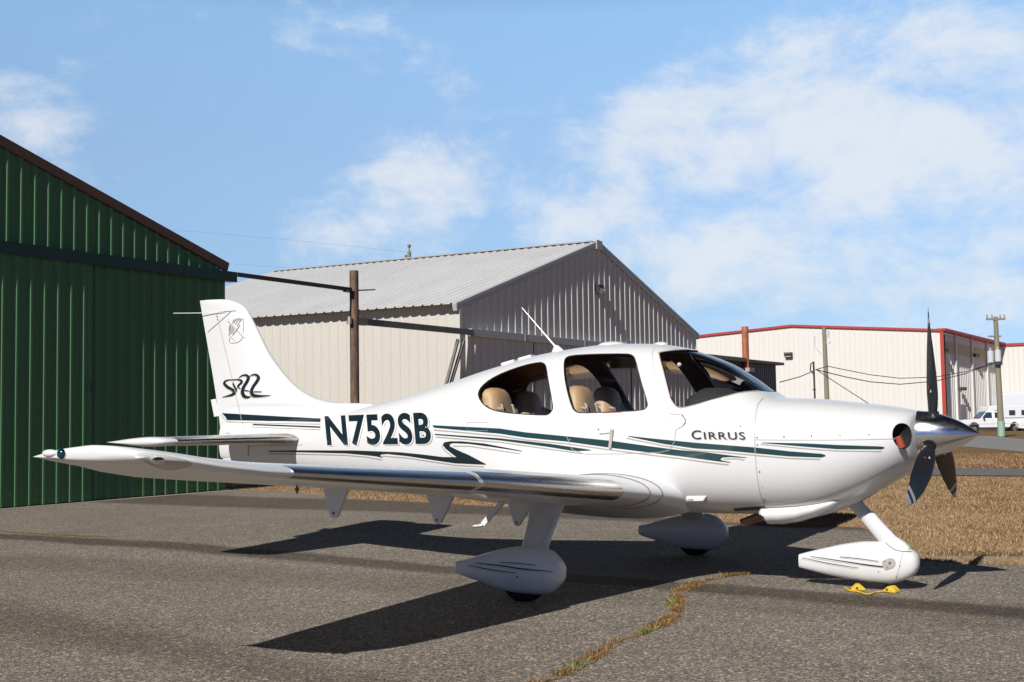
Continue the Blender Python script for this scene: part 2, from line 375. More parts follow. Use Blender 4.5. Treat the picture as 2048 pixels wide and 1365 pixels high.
edge = [(-17.2, 10.25), (-16.2, 9.55), (-15.3, 9.25), (-14.6, 9.2), (-13.2, 8.6), (-12, 7.95), (-10.7, 7.55), (-9.44, 7.2), (-8.3, 6.9), (-7.26, 6.56), (-6.4, 6.25), (-5.5, 5.9), (-4.6, 5.6), (-3.7, 5.27), (-3.1, 5.0),
        (-2.7, 5.3), (-2.3, 5.25), (-1.95, 4.7), (-1.5, 3.7), (-1.25, 3.0), (-1.0, 2.45), (-.87, 2.1), (-.43, 2.0), (0, 2.02), (1.2, 1.9), (4, 1.7), (12, 1.2)]
fe = []
for a, b in zip(edge[:-1], edge[1:]):
    n = max(1, int(math.dist(a, b)/.12))
    for k in range(n):
        t = k/n; amp = .055; fe.append((lerp(a[0], b[0], t)+rng.uniform(-amp, amp)*.5, lerp(a[1], b[1], t)+rng.uniform(-amp, amp)))
fe.append(edge[-1])
apron_poly = fe + [(12, -30), (-40, -30), (-40, 10.25)]
sheet('asphalt_apron', apron_poly, .012, MA, 1.0)
# faded yellow taxi line
m = mat('worn_yellow_paint', (.30, .20, .05), .9); g = G(m); g.color(g.ramp(g.noise(25, 5, .7), [(.35, (.09, .075, .055)), (.6, (.30, .19, .05))]))
a, b = onz(0, 1066), onz(205, 1082); d = (b-a).normalized(); nrm = Vector((-d.y, d.x, 0))*.06
a2 = a-d*6
sheet('taxi_line', [(a2-nrm)[:2], (b-nrm)[:2], (b+nrm)[:2], (a2+nrm)[:2]], .016, m, 1.0)
# taxiway, concrete strip, road, concrete apron foot
m = mat('taxiway_asphalt', (.13, .125, .125), .9); g = G(m); g.color(g.ramp(g.noise(30, 6, .7), [(.3, (.085, .08, .08)), (.7, (.19, .18, .175))])); MT = m
def gp(px, py):
    p = onz(px, py, 0); p = onz(px, py, gz(p.x, p.y)); p = onz(px, py, gz(p.x, p.y)); return (p.x, p.y)
sheet('taxiway', [(-9.5, 18.6), (40, 18.2), (40, 21.7), (-9.5, 22.2)], .012, MT, 4)
m = mat('pale_concrete', (.42, .38, .32), .9); g = G(m); g.color(g.ramp(g.noise(6, 6, .7), [(.3, (.30, .26, .20)), (.7, (.50, .46, .40))])); MCN = m
sheet('concrete_strip', [gp(1835, 927), gp(1992, 931), gp(1985, 921), gp(1835, 917)], .014, MCN, 2)
m = mat('road_asphalt', (.22, .21, .20), .9); g = G(m); g.color(g.ramp(g.noise(5, 6, .7), [(.3, (.19, .18, .17)), (.7, (.27, .255, .245))])); MR = m
sheet('road', [gp(1700, 884), gp(1940, 895), gp(2048, 905), gp(2250, 925), gp(2250, 886), gp(2048, 879), gp(1965, 871), gp(1800, 864)], .012, MR, 6)
sheet('gravel_patch', [(x, y) for x, y in ((-1.0, 2.35), (-.6, 2.18), (.2, 2.25), (1.5, 2.3), (1.4, 2.7), (.4, 2.8), (-.35, 2.7), (-.8, 2.5))], .008, mat('sandy_soil', (.30, .23, .155), .95), .5)
sheet('concrete_footing', [(-16.9, -20), (-15.95, -20), (-15.95, 9.3), (-16.9, 9.3)], .016, mat('concrete_edge', (.33, .27, .22), .9), 2)

# grass blades (nearest verge), tufts in the crack
def blades(name, pts, hmin, hmax, w, cols, lean=.6):
    n = len(pts); pts = np.array(pts, float); a = rng.uniform(0, 2*np.pi, n); h = rng.uniform(hmin, hmax, n); ww = w*rng.uniform(.6, 1.4, n)
    la = rng.uniform(0, 2*np.pi, n); ll = h*rng.uniform(0, lean*2, n)
    dx = np.cos(a)*ww/2; dy = np.sin(a)*ww/2
    base = pts; tip = base + np.stack([np.cos(la)*ll, np.sin(la)*ll, h], 1)
    V = np.empty((n*3, 3)); V[0::3] = base+np.stack([dx, dy, 0*dx], 1); V[1::3] = base-np.stack([dx, dy, 0*dx], 1); V[2::3] = tip
    me = bpy.data.meshes.new(name); me.vertices.add(n*3); me.vertices.foreach_set('co', V.ravel()); me.loops.add(n*3); me.loops.foreach_set('vertex_index', np.arange(n*3))
    me.polygons.add(n); me.polygons.foreach_set('loop_start', np.arange(n)*3); me.polygons.foreach_set('loop_total', np.full(n, 3)); me.update(); me.validate()
    m = mat(name+'_blades', (.3, .22, .1), .9, spec=.1); g = G(m)
    k = g.ramp(g.geo.outputs['Random Per Island'], cols); nb = g.noise(.9, 4, .6)
    g.color(g.mix(g.math('MULTIPLY', g.ramp(nb, [(.48, (0,)*3), (.68, (1,)*3)]), .4), k, (.24, .20, .075)))
    me.materials.append(m); o = bpy.data.objects.new(name, me); COL.objects.link(o); tag(o, kind='stuff'); return o
def inpoly(x, y, poly):
    r = False; j = len(poly)-1
    for i in range(len(poly)):
        xi, yi = poly[i]; xj, yj = poly[j]
        if (yi > y) != (yj > y) and x < (xj-xi)*(y-yi)/(yj-yi)+xi: r = not r
        j = i
    return r
ex = np.array([e[0] for e in edge]); ey = np.array([e[1] for e in edge])
def verge(n, x0, x1, y1, extra=0, gap=True):
    out = []
    x = rng.uniform(x0, x1, n*3); e = np.interp(x, ex, ey); y = e - .05 + (y1-e)*rng.uniform(0, 1, n*3)**1.5
    cl = .35*np.sin(x*3.1+np.cos(y*2.3)*2)+.35*np.sin(y*1.9-x*2.6+np.sin(x*1.7)*1.5)+.4*np.sin(x*7.3+3*np.sin(y*1.1))+rng.uniform(-1.6, 1.6, n*3)
    ok = (cl > -.45)
    if gap: ok &= ~((x > -.9) & (y < 3.1) & (y > 2.25) & (rng.uniform(0, 1, n*3) < .85))
    ok &= ~((y > 18.1) & (y < 22.3))
    for a_, b_ in zip(x[ok][:n], y[ok][:n]): out.append((a_, b_, gz(a_, b_)))
    return out
dry = [(0, (.16, .085, .045)), (.25, (.30, .17, .09)), (.55, (.40, .255, .14)), (.85, (.52, .38, .23)), (.95, (.58, .46, .31)), (1, (.19, .20, .06))]
gpts = verge(150000, -6, 3, 18) + verge(60000, -17, -2.5, 13) + verge(60000, -6, 1.5, 8)
o = blades('dry_grass', gpts, .012, .045, .009, dry)
tag(o, kind='stuff')
o = blades('far_grass', [(x_, y_, gz(x_, y_)) for x_, y_ in zip(rng.uniform(-9, 1, 30000), rng.uniform(22.4, 34, 30000))] , .03, .08, .03, [(0, (.16, .08, .04)), (.6, (.30, .17, .09)), (1, (.42, .30, .17))])
# crack
cr = [(-2.0, .42), (-2.119, .279), (-2.17, .02), (-2.195, -.213), (-2.16, -.55), (-2.114, -.88), (-1.98, -1.2), (-1.883, -1.48), (-1.76, -1.75), (-1.681, -2.006), (-1.64, -2.32), (-1.607, -2.623), (-1.655, -2.937), (-1.56, -3.348), (-1.49, -3.72), (-1.47, -4.1), (-1.5, -4.7), (-1.45, -5.4)]
L = []; R_ = []; pts = []
wid = [.01, .02, .03, .035, .05, .06, .045, .05, .035, .05, .06, .03, .03, .045, .04, .055, .05, .05]
for i in range(len(cr)-1):
    a = Vector(cr[i]); b = Vector(cr[i+1]); d = (b-a).normalized(); nn = Vector((-d.y, d.x)); k = 6
    for j in range(k):
        t = j/k; p = a.lerp(b, t); w = lerp(wid[i], wid[i+1], t)*rng.uniform(.5, 1.1); q = rng.uniform(-.02, .02)
        L.append(tuple(p+nn*(w+q))); R_.append(tuple(p-nn*(w-q)))
m = mat('sandy_crack_soil', (.25, .2, .14), .95); g = G(m); g.color(g.ramp(g.noise(30, 6, .7), [(.35, (.10, .07, .045)), (.55, (.24, .17, .11)), (.75, (.36, .29, .22))]))
mb = MB(); n = len(L); mb.add([(*p, .0155) for p in L]+[(*p, .0155) for p in R_], [(i, i+1, n+i+1, n+i) for i in range(n-1)]); o = mb.build('soil_crack', m, smooth=False, fix=False); tag(o, kind='structure')
rp = []; gr = []
for i in range(len(cr)-1):
    a = Vector(cr[i]); b = Vector(cr[i+1]); nn = Vector((-(b-a).y, (b-a).x)).normalized()
    dn = (1.0, 1.0, 1.2, 1.3, 1.5, 1.4, 1.2, 1.2, 1.3, 1.3, 1.2, .5, .4, 1.3, .9, 1.3, 1.3)[i]
    for _ in range(int(330*dn)):
        t = rng.uniform(); q_ = (i+t)*2.1
        if math.sin(q_)+math.sin(q_*2.7+1) + rng.uniform(-.5, .5) < -.45: continue
        p = a.lerp(b, t)+nn*rng.normal(0, .6)*lerp(wid[i], wid[i+1], t); rp.append((p.x, p.y, .014))
for cx_, cy_, nn_, rr in ((-1.93, -1.42, 60, .03), (-1.60, -2.62, 60, .03), (-1.50, -3.75, 30, .05), (-2.13, .2, 20, .04), (-1.47, -4.0, 20, .05)):
    for _ in range(nn_): gr.append((cx_+rng.normal(0, rr*.6), cy_+rng.normal(0, rr), .014))
blades('crack_weeds', rp, .008, .032, .008, [(0, (.10, .05, .022)), (.4, (.23, .11, .045)), (.75, (.36, .21, .08)), (.9, (.40, .30, .13)), (1, (.2, .2, .06))], .9)
blades('crack_grass', gr, .02, .055, .007, [(0, (.10, .16, .03)), (.6, (.2, .27, .06)), (1, (.36, .38, .12))], .9)

# ------------------------------------------------------------------ ribbed steel buildings
def ribprofile(u0, u1, pitch, depth=.032, top=.035, base=.085, start=0.):
    """list of (u, offset): trapezoid ribs standing proud of the sheet, with two low stiffeners between"""
    pr = [(u0, 0)]; u = u0+start
    while u+base < u1:
        pr += [(u, 0), (u+(base-top)/2, depth), (u+(base+top)/2, depth), (u+base, 0)]
        a = u+base; gp_ = pitch-base
        for k in (.33, .66):
            s = a+gp_*k
            if s+.03 < u1: pr += [(s-.018, 0), (s-.006, .006), (s+.006, .006), (s+.018, 0)]
        u += pitch
    pr.append((u1, 0)); return pr
def ribwall(mb, prof, place, zlo, zhi, mi=0):
    """vertical sheet; place(u, off, z) -> point; zlo/zhi functions of u"""
    vs = []
    for u, o in prof: vs += [place(u, o, zlo(u)), place(u, o, zhi(u))]
    mb.add(vs, [(2*i, 2*i+2, 2*i+3, 2*i+1) for i in range(len(prof)-1)], mi)
def screws(mb, pts, nrm, r):
    nrm = Vector(nrm).normalized(); x = nrm.cross(Vector((0, 0, 1))).normalized(); z = x.cross(nrm)
    for p in pts:
        p = Vector(p); c = [p+(x*math.cos(k*math.pi/3)+z*math.sin(k*math.pi/3))*r for k in range(6)]; mb.add(c+[p+nrm*r*.9], [(k, (k+1) % 6, 6) for k in range(6)], 1)
GX = -16.3
# --- green hangar
gh = thing('green_hangar', 'dark green ribbed steel hangar with brown roof trim and sliding doors', 'hangar', loc=(GX-.05, .8, 0))
def part(o, parent): o.parent = parent; o.matrix_parent_inverse = Matrix.Translation(-Vector(parent.location)); return o
rk = lambda y: 4.52 + (9.28-abs(y-.8)-.8)*.297 if True else 0
mb = MB(); pr = ribprofile(-7.7, 9.28, .2845, depth=.048, top=.035, base=.11, start=.03); ribwall(mb, pr, lambda u, o, z: (GX+o, u, z), lambda u: 4.40, lambda u: max(4.45, rk(u)-.02)); part(mb.build('gable_wall', M['greenwall'], smooth=False, fix=False), gh)
mb = MB(); mb.box((GX-.02, 9.235, 2.2), (.10, .09, 4.4)); mb.prism([(GX-.05, 9.28), (GX-9, 9.28), (GX-9, 9.24), (GX-.05, 9.24)], 'z', 0, 4.45); part(mb.build('side_wall', M['greenwall'], smooth=False), gh)
mb = MB()
for s in (1, -1):
    a = Vector((GX+.012, .8, rk(.8)+.06)); b = Vector((GX+.012, .8+s*8.60, rk(.8+8.48)+.06)); mb.bar(a, b, .11, .17, mi=0)
part(mb.build('roof_trim', M['brown'], smooth=False), gh)
mb = MB()
for s in (1, -1):
    vs = [(GX+.06, .8, rk(.8)+.152), (GX+.06, .8+s*8.62, rk(9.28)+.118), (GX-14, .8+s*8.62, rk(9.28)+.118), (GX-14, .8, rk(.8)+.152)]; vs += [(x, y, z-.03) for x, y, z in vs]
    mb.add(vs, [(0, 1, 2, 3), (7, 6, 5, 4), (0, 4, 5, 1), (1, 5, 6, 2), (2, 6, 7, 3), (3, 7, 4, 0)])
part(mb.build('roof', M['brown'], smooth=False), gh)
mb = MB(); mb.box((GX+.115, .84, 4.365), (.228, 17.28, .20)); mb.box((GX+.220, .84, 4.262), (.02, 17.28, .015)); part(mb.build('door_track_cover', M['greendark'], smooth=False), gh)
d1 = MB(); pr = ribprofile(-2.6, 5.77, .2845, depth=.048, top=.035, base=.11, start=.145); XD = GX+.155; ribwall(d1, pr, lambda u, o, z: (XD+o, u, z), lambda u: .03, lambda u: 4.3); d1.box((XD-.02, 5.745, 2.17), (.036, .045, 4.26))
d1o = None #part(d1.build('sliding_door', M['greenwall'], smooth=False, fix=False), gh)
XD2 = GX+.09; d2 = MB(); pr = ribprofile(5.2, 9.27, .2845, depth=.048, top=.035, base=.11, start=.08); ribwall(d2, pr, lambda u, o, z: (XD2+o, u, z), lambda u: .03, lambda u: 4.3)
for do, X_, ya, yb in ((d1, XD, -2.3, 5.7), (d2, XD2, 5.5, 9.2)):
    screws(do, [(X_+.004, y, z) for z in (.22, 1.75, 3.2) for y in np.arange(ya, yb, .2845)+(0.10)], (1, 0, 0), .011)
d1o = part(d1.build('sliding_door', [M['greenwall'], M['gtrim']], smooth=False, fix=False), gh); d2o = part(d2.build('sliding_door', [M['greenwall'], M['gtrim']], smooth=False, fix=False), gh)
mb = MB(); mb.box((XD+.05, 5.70, 2.05), (.02, .04, .16)); mb.bar((XD+.03, 5.70, 2.05), (XD+.05, 5.70, 2.05), .03, .03); h_ = mb.build('handle', M['greendark'], smooth=False); h_.parent = d1o
mb = MB(); mb.box((GX-.32, .8, 2.1), (.02, 16.9, 4.2)); part(mb.build('inner_wall', M['greendark'], smooth=False), gh)

# --- beige hangar
bh = thing('beige_hangar', 'beige ribbed steel hangar with pale galvanised gable roof behind the aircraft', 'hangar', loc=(GX-.05, 26.7, 0))
BY0, BY1, BYC = 18.24, 35.1, 26.67; BE = 4.47; BA = 7.02; BL = -29.8
bz = lambda y: BE + (BA-BE)*(1-abs(y-BYC)/(BYC-BY0))
mb = MB(); pr = ribprofile(BY0+.10, BY1, .393, depth=.06, top=.05, base=.15, start=.08)
ribwall(mb, pr, lambda u, o, z: (GX+o, u, z), lambda u: 3.66, lambda u: bz(u)-.05); part(mb.build('gable_wall', M['gable'], smooth=False, fix=False), bh)
mb = MB(); BW = BY0+.12; pr = ribprofile(0, -BL+GX, .3048, depth=.022, top=.03, base=.09, start=.1)
ribwall(mb, pr, lambda u, o, z: (GX-u, BW-o, z), lambda u: 0, lambda u: 4.50)
pts = []
for z in (.2, 1.75, 2.95, 4.1):
    for k in range(44): pts.append((GX-.25-k*.3048, BW-.003, z))
screws(mb, [p for i, p in enumerate(pts) if rng.uniform() < .8], (0, -1, 0), .011)
part(mb.build('side_wall', [M['beige'], M['seam']], smooth=False, fix=False), bh)
mb = MB(); mb.box(((GX+BL)/2, BY1-.05, 2.2), (-BL+GX-.3, .06, 4.5)); mb.box((BL+.05, BYC, 2.2), (.06, 16.6, 4.4)); mb.prism([(BY0+.2, 4.4), (BY1-.1, 4.4), (BYC, BA-.1)], 'x', BL+.02, BL+.08); part(mb.build('rear_walls', M['beige'], smooth=False), bh)
# roof
mb = MB(); prr = ribprofile(-.075, -BL+GX+.1, .3048, depth=.042, top=.03, base=.10, start=.09)
for s, y0 in ((-1, BY0-.22), (1, BY1+.15)):
    vs = []
    sl = (BA-BE)/(BYC-BY0)
    for u, o in prr: vs += [(GX-u, y0, BE+.03-sl*(.20)+o), (GX-u, BYC, BA+.07+o)]
    fs = [(2*i, 2*i+1, 2*i+3, 2*i+2) if s > 0 else (2*i, 2*i+2, 2*i+3, 2*i+1) for i in range(len(prr)-1)]
    mb.add(vs, fs)
for k in range(44):
    for t in (.04, .28, .52, .76, .95):
        if rng.uniform() < .75: mb.box((GX-.19-k*.3048+.02, lerp(BY0-.1, BYC-.3, t), lerp(BE+.0, BA, t)+.052), (.014, .02, .008), mi=1)
part(mb.build('roof', [M['roof'], M['seam']], smooth=False, fix=False), bh)
rf = bh.children[-1]
mb = MB()
for s in (-1, 1):
    mb.add([(GX+.09, BYC, BA+.135), (BL, BYC, BA+.135), (BL, BYC+s*.24, BA+.055), (GX+.09, BYC+s*.24, BA+.055)], [(0, 1, 2, 3)])
o = mb.build('ridge_cap', M['gtrim'], smooth=False); o.parent = rf
mb = MB()
for s, ye in ((-1, BY0-.2), (1, BY1+.14)):
    mb.bar((GX+.03, BYC+s*.0, BA-.02), (GX+.03, ye, bz(ye)-.06 if s < 0 else BE-.07), .13, .20)
    mb.bar((GX+.075, BYC, BA+.05), (GX+.075, ye, bz(ye)+.01 if s < 0 else BE+.0), .06, .09)
mb.box((GX+.06, BYC, BA-.05), (.14, .42, .30)); part(mb.build('rake_trim', M['gtrim'], smooth=False, bevel=.008), bh)
mb = MB(); mb.box((GX+.03, BY0+.03, 2.24), (.14, .17, 4.40)); part(mb.build('corner_trim', M['beigetrim'], smooth=False), bh)
mb = MB(); mb.box((GX+.11, 26.85, 3.70), (.22, 16.5, .21)); mb.box((GX+.224, 21.5, 3.70), (.012, .05, .20)); mb.box((GX+.224, 25.3, 3.70), (.012, .05, .20)); part(mb.build('door_track_cover', M['gtrim'], smooth=False, bevel=.006), bh)
for ya, yb, dx in ((BY0+.15, 22.2, .10), (22.3, 29.0, .08), (29.05, 35.0, .10)):
    mb = MB(); pr = ribprofile(ya, yb, .393, depth=.06, top=.05, base=.15, start=.06); ribwall(mb, pr, lambda u, o, z: (GX+dx+o-.02, u, z), lambda u: .03, lambda u: 3.7)
    mb.box((GX+dx-.03, yb-.03, 1.85), (.03, .05, 3.6)); part(mb.build('sliding_door', M['gable'], smooth=False, fix=False), bh)
mb = MB(); mb.box((GX-.25, BYC, 1.9), (.02, 16.6, 3.8)); mb.box((GX-.045, 22.25, 1.85), (.01, .10, 3.6)); part(mb.build('inner_wall', M['seam'], smooth=False), bh)
fl = thing('flood_light', 'square grey flood light high on the beige hangar gable', 'flood light', 'flood lights on hangar walls', loc=(GX+.04, 26.70, 5.62))
mb = MB(); mb.box((.06, 0, .03), (.10, .40, .05)); mb.prism([(0.0, .05), (.135, -.02), (.135, -.05), (.07, -.24), (0, -.24)], 'y', -.19, .19); mb.build('housing', M['vdark'], fl, smooth=False, bevel=.01)
mb = MB(); mb.add([(.134, -.16, -.055), (.134, .16, -.055), (.072, .16, -.235), (.072, -.16, -.235)], [(0, 1, 2, 3)]); o = mb.build('lens', M['lens'], fl, smooth=False); o.location = (.004, 0, -.002)

# --- pipe posts with door rails
def post(label, y, x, m, h, r, rails, zbr=None):
    t = thing('pipe_post', label, 'post', 'steel pipe posts holding the hangar door rails', loc=(x, y, 0))
    mb = MB(); mb.tube([(0, 0, 0), (0, 0, h)], r, 20); mb.tube([(0, 0, h-.012), (0, 0, h+.004)], r*.86, 20); mb.build('pipe', m, t, ang=50)
    for (ya, za, yb, zb, w_, h_, mm) in rails:
        mb = MB(); mb.bar((.0, ya-y, za), (.0, yb-y, zb), w_, h_); mb.build('rail', mm, t, smooth=False, bevel=.006)
    return t
pp = post('rusty brown pipe post standing between the green and beige hangars', onx(709, 700, GX+.22).y, GX+.22, M['rust'], 4.87, .105,
     [(9.48, 4.42, 13.56, 4.42, .05, .09, M['darkrail']), (13.86, 3.70, 18.62, 3.70, .10, .15, M['greyrail'])])
mb = MB(); mb.box((.0, -.20, -.03+4.40), (.16, .22, .03)); mb.bar((0, .12, 4.42), (.03, .78, 4.49), .02, .03); mb.bar((0, -.12, 4.42), (0, -.4, 4.36), .03, .03); mb.build('bracket', M['darkrail'], pp, smooth=False)
mb = MB(); mb.box((.0, .24, 3.70), (.12, .40, .175)); mb.box((.0, -.19, 3.70), (.10, .07, .17)); mb.build('bracket', M['brakegrey'], pp, smooth=False)
p2 = post('bright orange pipe post standing in front of the grey shed', onx(1491.5, 720, GX+.1).y, GX+.1, M['orange'], 5.08, .14, [(35.2, 3.70, 40.45, 3.70, .10, .14, M['greyrail'])])
mb = MB(); mb.box((.05, 0, 3.27), (.42, .62, .16)); mb.build('bracket', M['brakegrey'], p2, smooth=False)
# two loose timbers leaning by the corner of the beige hangar
for i, (a, b, lab) in enumerate((((884, 800), (916, 680), 'dark pole leaning at the beige hangar corner, left of the pair'), ((892, 800), (928, 680), 'dark pole leaning at the beige hangar corner, right of the pair'))):
    A = onx(*a, GX+.45); B = onx(*b, GX+.25); dd = (B-A).normalized(); A2 = A-dd*(A.z/dd.z)
    o = MB().bar(A2, B, .07, .07).build('leaning_pole', M['greyrail'], smooth=False); tag(o, lab, 'pole', 'poles leaning on the beige hangar')

# --- grey shed
gs = thing('grey_shed', 'dark grey ribbed steel shed behind the orange pipe post', 'shed', loc=(GX-.1, 41, 0))
mb = MB(); pr = ribprofile(35.6, 45.05, .26, depth=.05, top=.04, base=.12); ribwall(mb, pr, lambda u, o, z: (GX-.15+o, u, z), lambda u: 0, lambda u: 3.60)
part(mb.build('wall', M['greyshed'], smooth=False, fix=False), gs)
mb = MB(); mb.box((GX-3.15, 45.0, 1.8), (6, .08, 3.6)); part(mb.build('side_wall', M['greyshed'], smooth=False), gs)
mb = MB(); mb.box((GX-3.0, 40.35, 3.66), (6.4, 9.7, .12)); part(mb.build('roof', M['greyrail'], smooth=False, bevel=.01), gs)
mb = MB(); mb.box((GX-.08, 44.2, 1.05), (.08, .9, 2.1)); mb.box((GX-.0, 44.2, 2.3), (.16, .5, .12)); part(mb.build('door', M['vdark'], smooth=False), gs)

# --- far cream building with red trim
rb = thing('cream_warehouse', 'large cream steel warehouse with thin red roof edge in the distance', 'warehouse', loc=(-24.55, 122.4, -.2))
RX, RY = -24.52, 122.4
top = lambda x: (9.72+(RX-x)*.0795) if x > -40.1 else 10.96-(-40.1-x)*.060
mb = MB(); pr = ribprofile(-62, RX, .55, depth=.035, top=.05, base=.14); ribwall(mb, pr, lambda u, o, z: (u, RY-o, z), lambda u: -.6, lambda u: top(u)-.1); part(mb.build('gable_wall', M['far'], smooth=False, fix=False), rb)
WA = math.radians(8); wd = Vector((math.sin(WA), math.cos(WA), 0)); wn = Vector((math.cos(WA), -math.sin(WA), 0)); W0 = Vector((RX, RY, 0))
def wallt(px, py=700):
    d = ray(px, py); a = CAM-W0; den = wd.x*d.y-wd.y*d.x; return (a.x*d.y-a.y*d.x)/den
def wallz(px, py):
    t = wallt(px, py); q = W0+wd*t; d = ray(px, py); return CAM.z+d.z*(q.y-CAM.y)/d.y
TE_ = wallt(2005, 690); ZE = wallz(2005, 690); zt_ = lambda u: lerp(9.72, ZE, u/TE_)
def wp(u, o, z): q = W0+wd*u+wn*o; return (q.x, q.y, z)
mb = MB(); pr = ribprofile(0, TE_, .55, depth=.05, top=.05, base=.14); ribwall(mb, pr, lambda u, o, z: wp(u, o-.5, z), lambda u: -.6, lambda u: zt_(u)-.1); part(mb.build('front_wall', M['farside'], smooth=False, fix=False), rb)
mb = MB(); ta, tb = wallt(1901), TE_-.5; vs = [wp(u, o, zt_(u)+z) for u in (ta, tb) for o in (-.49, -.42) for z in (-2.1, -.9)]; mb.add(vs, [(0, 1, 3, 2), (4, 6, 7, 5), (2, 3, 7, 6), (0, 4, 5, 1), (1, 5, 7, 3), (0, 2, 6, 4)]); part(mb.build('faded_panel_band', M['yellowed'], smooth=False), rb)
rotw = Euler((0, 0, -WA)).to_matrix()
for px in (1887, 1919, 1951, 1981):
    u = wallt(px); mb = MB(); mb.box(wp(u, -.40, 4.5), (.18, .42, 10.0), rot=rotw); part(mb.build('pilaster', M['far'], smooth=False), rb)
mb = MB(); mb.bar((-62, RY-.12, top(-62)), (-40.1, RY-.12, top(-40.1)), .2, .24); mb.bar((-40.1, RY-.12, top(-40.1)), (RX+.1, RY-.12, top(RX)), .2, .24); mb.box((RX+.02, RY-.08, 4.6), (.34, .2, 10.0)); mb.bar(wp(0, -.1, 9.80), wp(TE_, -.1, ZE+.05), 1.0, .26); part(mb.build('red_trim', M['red'], smooth=False), rb)
mb = MB(); mb.prism([(-61.8, RY+.6), (RX-1.2, RY+.6), (RX+wd.x*TE_-1.4, RY+wd.y*TE_), (-61.8, RY+wd.y*TE_)], 'z', 8.6, 8.7); part(mb.build('roof', M['gtrim'], smooth=False), rb)
mb = MB(); mb.box(wp(1.2, -.2, 4.5), (.2, .18, 9.6)); part(mb.build('downpipe', M['greendark'], smooth=False), rb)
# rear wing of the warehouse
wy = RY+wd.y*TE_; RX2 = RX+wd.x*TE_
mb = MB(); pr = ribprofile(RX2-.6, 25, .55, depth=.05, top=.05, base=.14); ribwall(mb, pr, lambda u, o, z: (u, wy-o, z), lambda u: -.6, lambda u: ZE-.1-(u-RX2)*.004); part(mb.build('rear_wing_wall', M['far'], smooth=False, fix=False), rb)
mb = MB(); mb.bar((RX2-.3, wy-.1, ZE), (25, wy-.1, ZE-(25-RX2)*.004), .2, .28); part(mb.build('rear_wing_trim', M['red'], smooth=False), rb)
for (px, py) in ((1894, 700), (1955, 711), (1929, 778)):
    u = wallt(px, py); z = wallz(px, py); mb = MB(); mb.box(wp(u, -.1, z), (.4, .7, .35), rot=rotw); mb.bar(wp(u, -.5, z), wp(u, -.1, z), .1, .1); part(mb.build('wall_lamp', M['vdark'], smooth=False), rb)
mb = MB(); mb.box(wp(wallt(1930), -.42, .9), (.1, 1.6, 2.6), rot=rotw); part(mb.build('entry_door', M['greyshed'], smooth=False), rb)
fl2 = thing('flood_light', 'small grey flood light on the distant cream gable wall', 'flood light', 'flood lights on hangar walls', loc=ony(1578, 711, RY-.1))
mb = MB(); mb.prism([(0, .3), (-.5, .3), (-.5, .1), (-.3, -.25), (0, -.25)], 'x', -.4, .4); o = mb.build('housing', M['vdark'], fl2, smooth=False); o.rotation_euler = (0, 0, 0)
MB().add([(-.32, -.51, .22), (.32, -.51, .22), (.32, -.36, -.17), (-.32, -.36, -.17)], [(0, 1, 2, 3)]).build('lens', M['lens'], fl2, smooth=False)

# --- utility poles and wires
def at(px, py, D):
    d = ray(px, py); h = math.hypot(d.x, d.y); return CAM + d*(D/h)
def pole(label, base, top_, D, r0, r1, arms=()):
    B = at(*base, D); T = at(*top_, D); B.z = gz(B.x, B.y)-.1 if base[1] < 850 else B.z
    t = thing('utility_pole', label, 'utility pole', 'wooden utility poles', loc=B)
    mb = MB(); mb.tube([(0, 0, -.3), (T-B)*.5, T-B], [r0, (r0+r1)/2, r1], 12); mb.build('pole_shaft', M['pole'], t)
    return t, B, T
# leaning upright pole
tA, BA_, TA = pole('grey wooden utility pole rising in front of the cream gable', (1656, 830), (1648, 655), 75, .16, .12)
mb = MB(); v = TA-BA_
mb.bar(v+Vector((-.25, 0, -.35)), v+Vector((.3, 0, -.35)), .08, .08); mb.box(v+Vector((.22, 0, -.9)), (.25, .1, .1)); mb.tube([v+Vector((.22, 0, -.6)), v+Vector((.22, 0, -.2))], .07, 8); mb.tube([v+Vector((-.15, 0, -1.6)), v+Vector((-.6, 0, -1.1)), v+Vector((-.55, 0, -.5))], .03, 6); mb.build('bracket', M['boxgrey'], tA)
tB, BB_, TB = pole('wooden utility pole with two transformers beside the white pickup', (2003, 871), (1991, 634), 82, .20, .13)
v = TB-BB_; ux = Vector((math.cos(yaw), -math.sin(yaw), 0))
MB().bar(v+Vector((0, -.1, -1.2))-ux*.45, v+Vector((0, -.1, -1.2))+ux*.3, .10, .10).build('crossarm', M['pole'], tB, smooth=False)
mb = MB(); mb.bar(v+Vector((0, -.1, -.15))-ux*.55, v+Vector((0, -.1, -.15))+ux*.6, .10, .12)
for q in (-.5, -.2, .3, .55): mb.tube([v+ux*q+Vector((0, -.1, -.1)), v+ux*q+Vector((0, -.1, .12))], .04, 6)
mb.build('crossarm', M['pole'], tB)
for s, px, py in ((0, 1981, 714), (1, 1996, 712)):
    c_ = at(px, py, 81.7)-BB_; mb = MB(); mb.tube([c_-Vector((0, 0, .38)), c_-Vector((0, 0, .35)), c_+Vector((0, 0, .33)), c_+Vector((0, 0, .38))], [.12, .19, .19, .10], 14); mb.tube([c_+Vector((0, 0, .35)), c_+Vector((0, 0, .55))], .04, 6); mb.build('transformer', M['boxgrey'], tB)
mb = MB(); c_ = at(1996, 726, 81.8)-BB_; mb.box(c_, (.45, .4, .25)); mb.build('cable_clamp', M['vdark'], tB, smooth=False)
mb = MB(); mb.tube([(0, 0, -.05), (.0, 0, .85)], .22, 12); mb.build('painted_base', M['polegreen'], tB)
tC = thing('antenna_mast', 'slim metal mast with cable loop left of the wooden pole', 'mast', loc=at(1631, 830, 62)); bC = Vector(tC.location)
